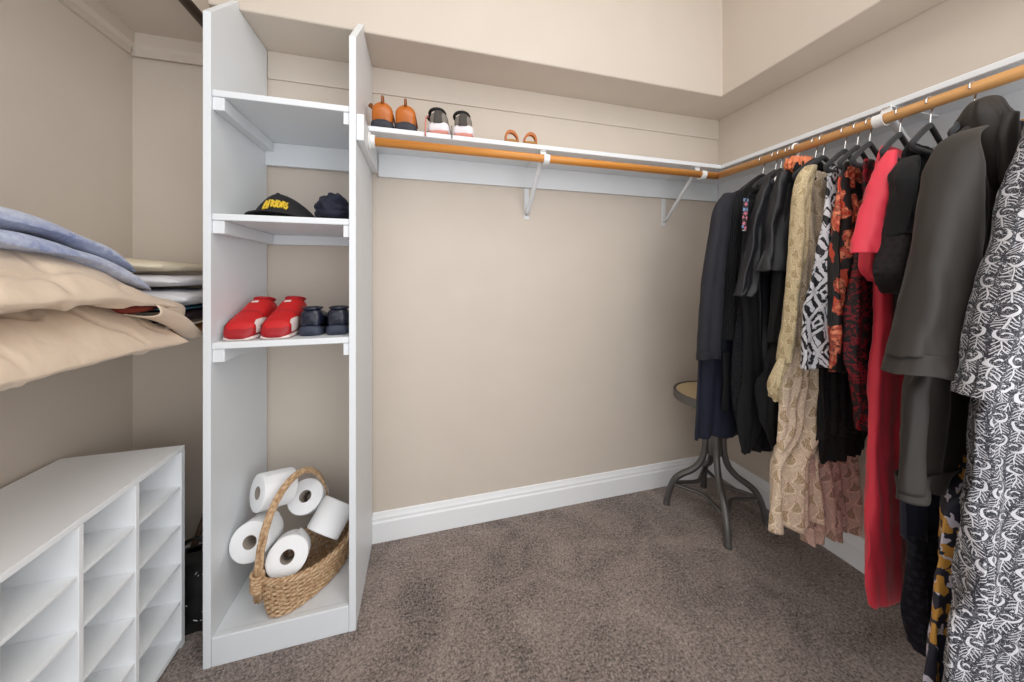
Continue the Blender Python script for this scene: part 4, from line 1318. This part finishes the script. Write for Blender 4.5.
# open end of the case hanging past the pillow
fp = MB()
def flap(a, b):
    # b along y outward, a round the open mouth
    th = 2 * pi * a
    yy = 1.06 + .17 * b
    xx = -.80 + (.150 - .03 * b) * cos(th)
    d = max(0, xx + .86)
    zz = 1.195 - .40 * d - .055 * b + (.040 - .012 * b) * sin(th) * (1 - .2 * b)
    k = .010 * b * sin(6 * th + 3 * b) + .012 * b * noise.noise(Vector((xx * 14, yy * 12, th)))
    tip = .060 * max(0, cos(th - 5.9)) ** 6 * b
    return (xx + k, yy + tip * .8 + k, zz + k - tip * 1.0)
fp.grid(flap, 60, 24, True).build('case_opening', M['cream'], p2, smooth=True, solid=.003)
rs_ = tag(MB().rings([[(-.755 + .075 * q * cos(2 * pi * j / 24), 1.045 + dy, 1.118 + .014 * q * sin(2 * pi * j / 24)) for j in range(24)] for dy, q in ((0, .6), (.02, 1), (.06, .95), (.09, .5))]).build('folded_cloth', M['rust'], smooth=True, origin=(-.755, 1.08, 1.11)), 'rust red cloth tucked between the two cream pillows', 'cloth')

bl = thing('folded_blanket', 'pale blue fleece blanket folded in two on top of the pillows', 'blanket', (-.9, .8, 1.3))
def layer(name, z0, th, xr, y1, seed):
    m = MB(); rg = []
    for i in range(60):
        f = i / 59; y = .35 + (y1 - .35) * f
        base = z0 - .05 * max(0, y - .75) / .4 - .30 * max(0, y - .95) ** 1.2
        tt = th * (1 if f < .9 else max(.15, sqrt(max(0, 1 - ((f - .9) / .1) ** 2))))
        ring = []
        for j in range(60):
            a = 2 * pi * j / 60
            c, s = cos(a), sin(a)
            hx = (xr + 1.055) / 2
            px = (xr - 1.055) / 2 + hx * math.copysign(abs(c) ** .45, c)
            dz = .22 * max(0, px + .88)
            pz = base - dz + tt / 2 + tt / 2 * math.copysign(abs(s) ** .8, s) + .010 * noise.noise(Vector((px * 9, y * 8, seed + s)))
            ring.append((px, y + .01 * noise.noise(Vector((px * 6, y, seed))), pz))
        rg.append(ring)
    m.rings(rg)
    return m.build(name, M['fleece'], bl, smooth=True)
layer('lower_fold', 1.290, .041, -.735, 1.165, 1)
layer('upper_fold', 1.332, .043, -.755, 1.150, 4)


def folded(name, label, cat, mat, x0, x1, y0, y1, z0, z1, seed, slope=0.0, top=None):
    t = thing(name, label, cat, ((x0 + x1) / 2, (y0 + y1) / 2, z0))
    rg = []
    for i in range(24):
        f = i / 23; y = y0 + (y1 - y0) * f
        ring = []
        for j in range(36):
            a = 2 * pi * j / 36; c, s = cos(a), sin(a)
            px = (x0 + x1) / 2 + (x1 - x0) / 2 * math.copysign(abs(c) ** .4, c)
            zt = (z1 - z0) * (1 - slope * max(0, (px - x0) / (x1 - x0)))
            k = min(1, .35 + 5 * min(f, 1 - f))
            pz = z0 + zt / 2 + zt / 2 * k * math.copysign(abs(s) ** .6, s) + (.006 * noise.noise(Vector((px * 18, y * 16, seed))) if s > -.2 else .001 * s)
            ring.append((px, y, max(z0, pz)))
        rg.append(ring)
    MB().rings(rg).build('fold', mat, t, smooth=True)
    return t


folded('folded_throw', 'dark maroon folded cloth under the white linen beside the tower', 'cloth', M['darkcloth'], -1.05, -.72, 1.26, 1.575, 1.0545, 1.092, 2)
folded('folded_throw', 'thin teal folded cloth between dark cloth and white sheets', 'cloth', M['teal'], -1.05, -.725, 1.275, 1.57, 1.0945, 1.104, 3)
folded('folded_sheet', 'white folded sheet stacked by the tower on the left shelf', 'bed linen', M['linen'], -1.05, -.715, 1.265, 1.572, 1.1045, 1.168, 4, .25)
folded('folded_sheet', 'pale folded sheet in the middle of the linen stack by the tower', 'bed linen', M['linen'], -1.05, -.74, 1.27, 1.57, 1.1695, 1.216, 5, .3)
folded('folded_duvet', 'ivory folded cover on top of the white linen stack', 'bed linen', M['ivory'], -1.05, -.78, 1.27, 1.575, 1.2175, 1.272, 6, .5)

# ------------------------------------------------------------------ in the gap beside the tower
cn = thing('walking_cane', 'dark brown cane leaning in the gap left of the tower', 'cane', (-.77, 1.45, 0))
pts = [(-.870, 1.468, .011), (-.842, 1.50, .13), (-.802, 1.545, .30)]
for k in range(1, 12):
    a = pi * k / 10
    pts.append((-.802 + .004 * k - .024 * (1 - cos(a)), 1.545 + .002 * k, .30 + .036 * sin(a) + .004 * min(k, 4)))
MB().tube(pts[:3], [.010, .011, .010], 12).build('shaft', M['cane'], cn, smooth=True)
MB().tube(pts[2:], .009, 12).build('crook', M['cane'], cn, smooth=True)
bg = thing('tote_bag', 'black bag slumped on the carpet between cubby cabinet and tower', 'bag', (-.785, 1.40, 0))
BX, BY = -.765, 1.405


def bagf(a, b):
    th = 2 * pi * a; f = b
    hx, hy = .085 * (1 - .2 * f), .055 * (1 - .25 * f)
    n1 = noise.noise(Vector((cos(th) * 2, sin(th) * 2, f * 4))) * .2
    r = (1 + n1) * (1 if f < .95 else .3)
    c, s = cos(th), sin(th)
    return (BX + hx * r * math.copysign(abs(c) ** .6, c), BY + hy * r * math.copysign(abs(s) ** .6, s), .002 + .245 * f + .01 * n1)


MB().grid(bagf, 48, 20, True).build('bag_body', M['bag'], bg, smooth=True)
MB().tube([(BX - .05, BY, .235), (BX - .03, BY + .005, .275), (BX, BY + .005, .285), (BX + .03, BY + .005, .27), (BX + .05, BY, .235)], .006, 8).build('strap', M['bag'], bg, smooth=True)
sp = MB()
rnd = random.Random(3)
for q in range(16):
    th = pi * (1.2 + .6 * rnd.random()); f = .1 + .75 * rnd.random()
    p = Vector(bagf(th / (2 * pi), f)); d = (p - Vector((BX, BY, p.z))).normalized()
    p = p + d * .001
    sp.tube([p, p + Vector((rnd.uniform(-.012, .012), 0, rnd.uniform(-.006, .008)))], .0013, 5)
sp.build('pale_marks', M['linen'], bg)

for o in bpy.data.objects:
    if '_at' in o: del o['_at']
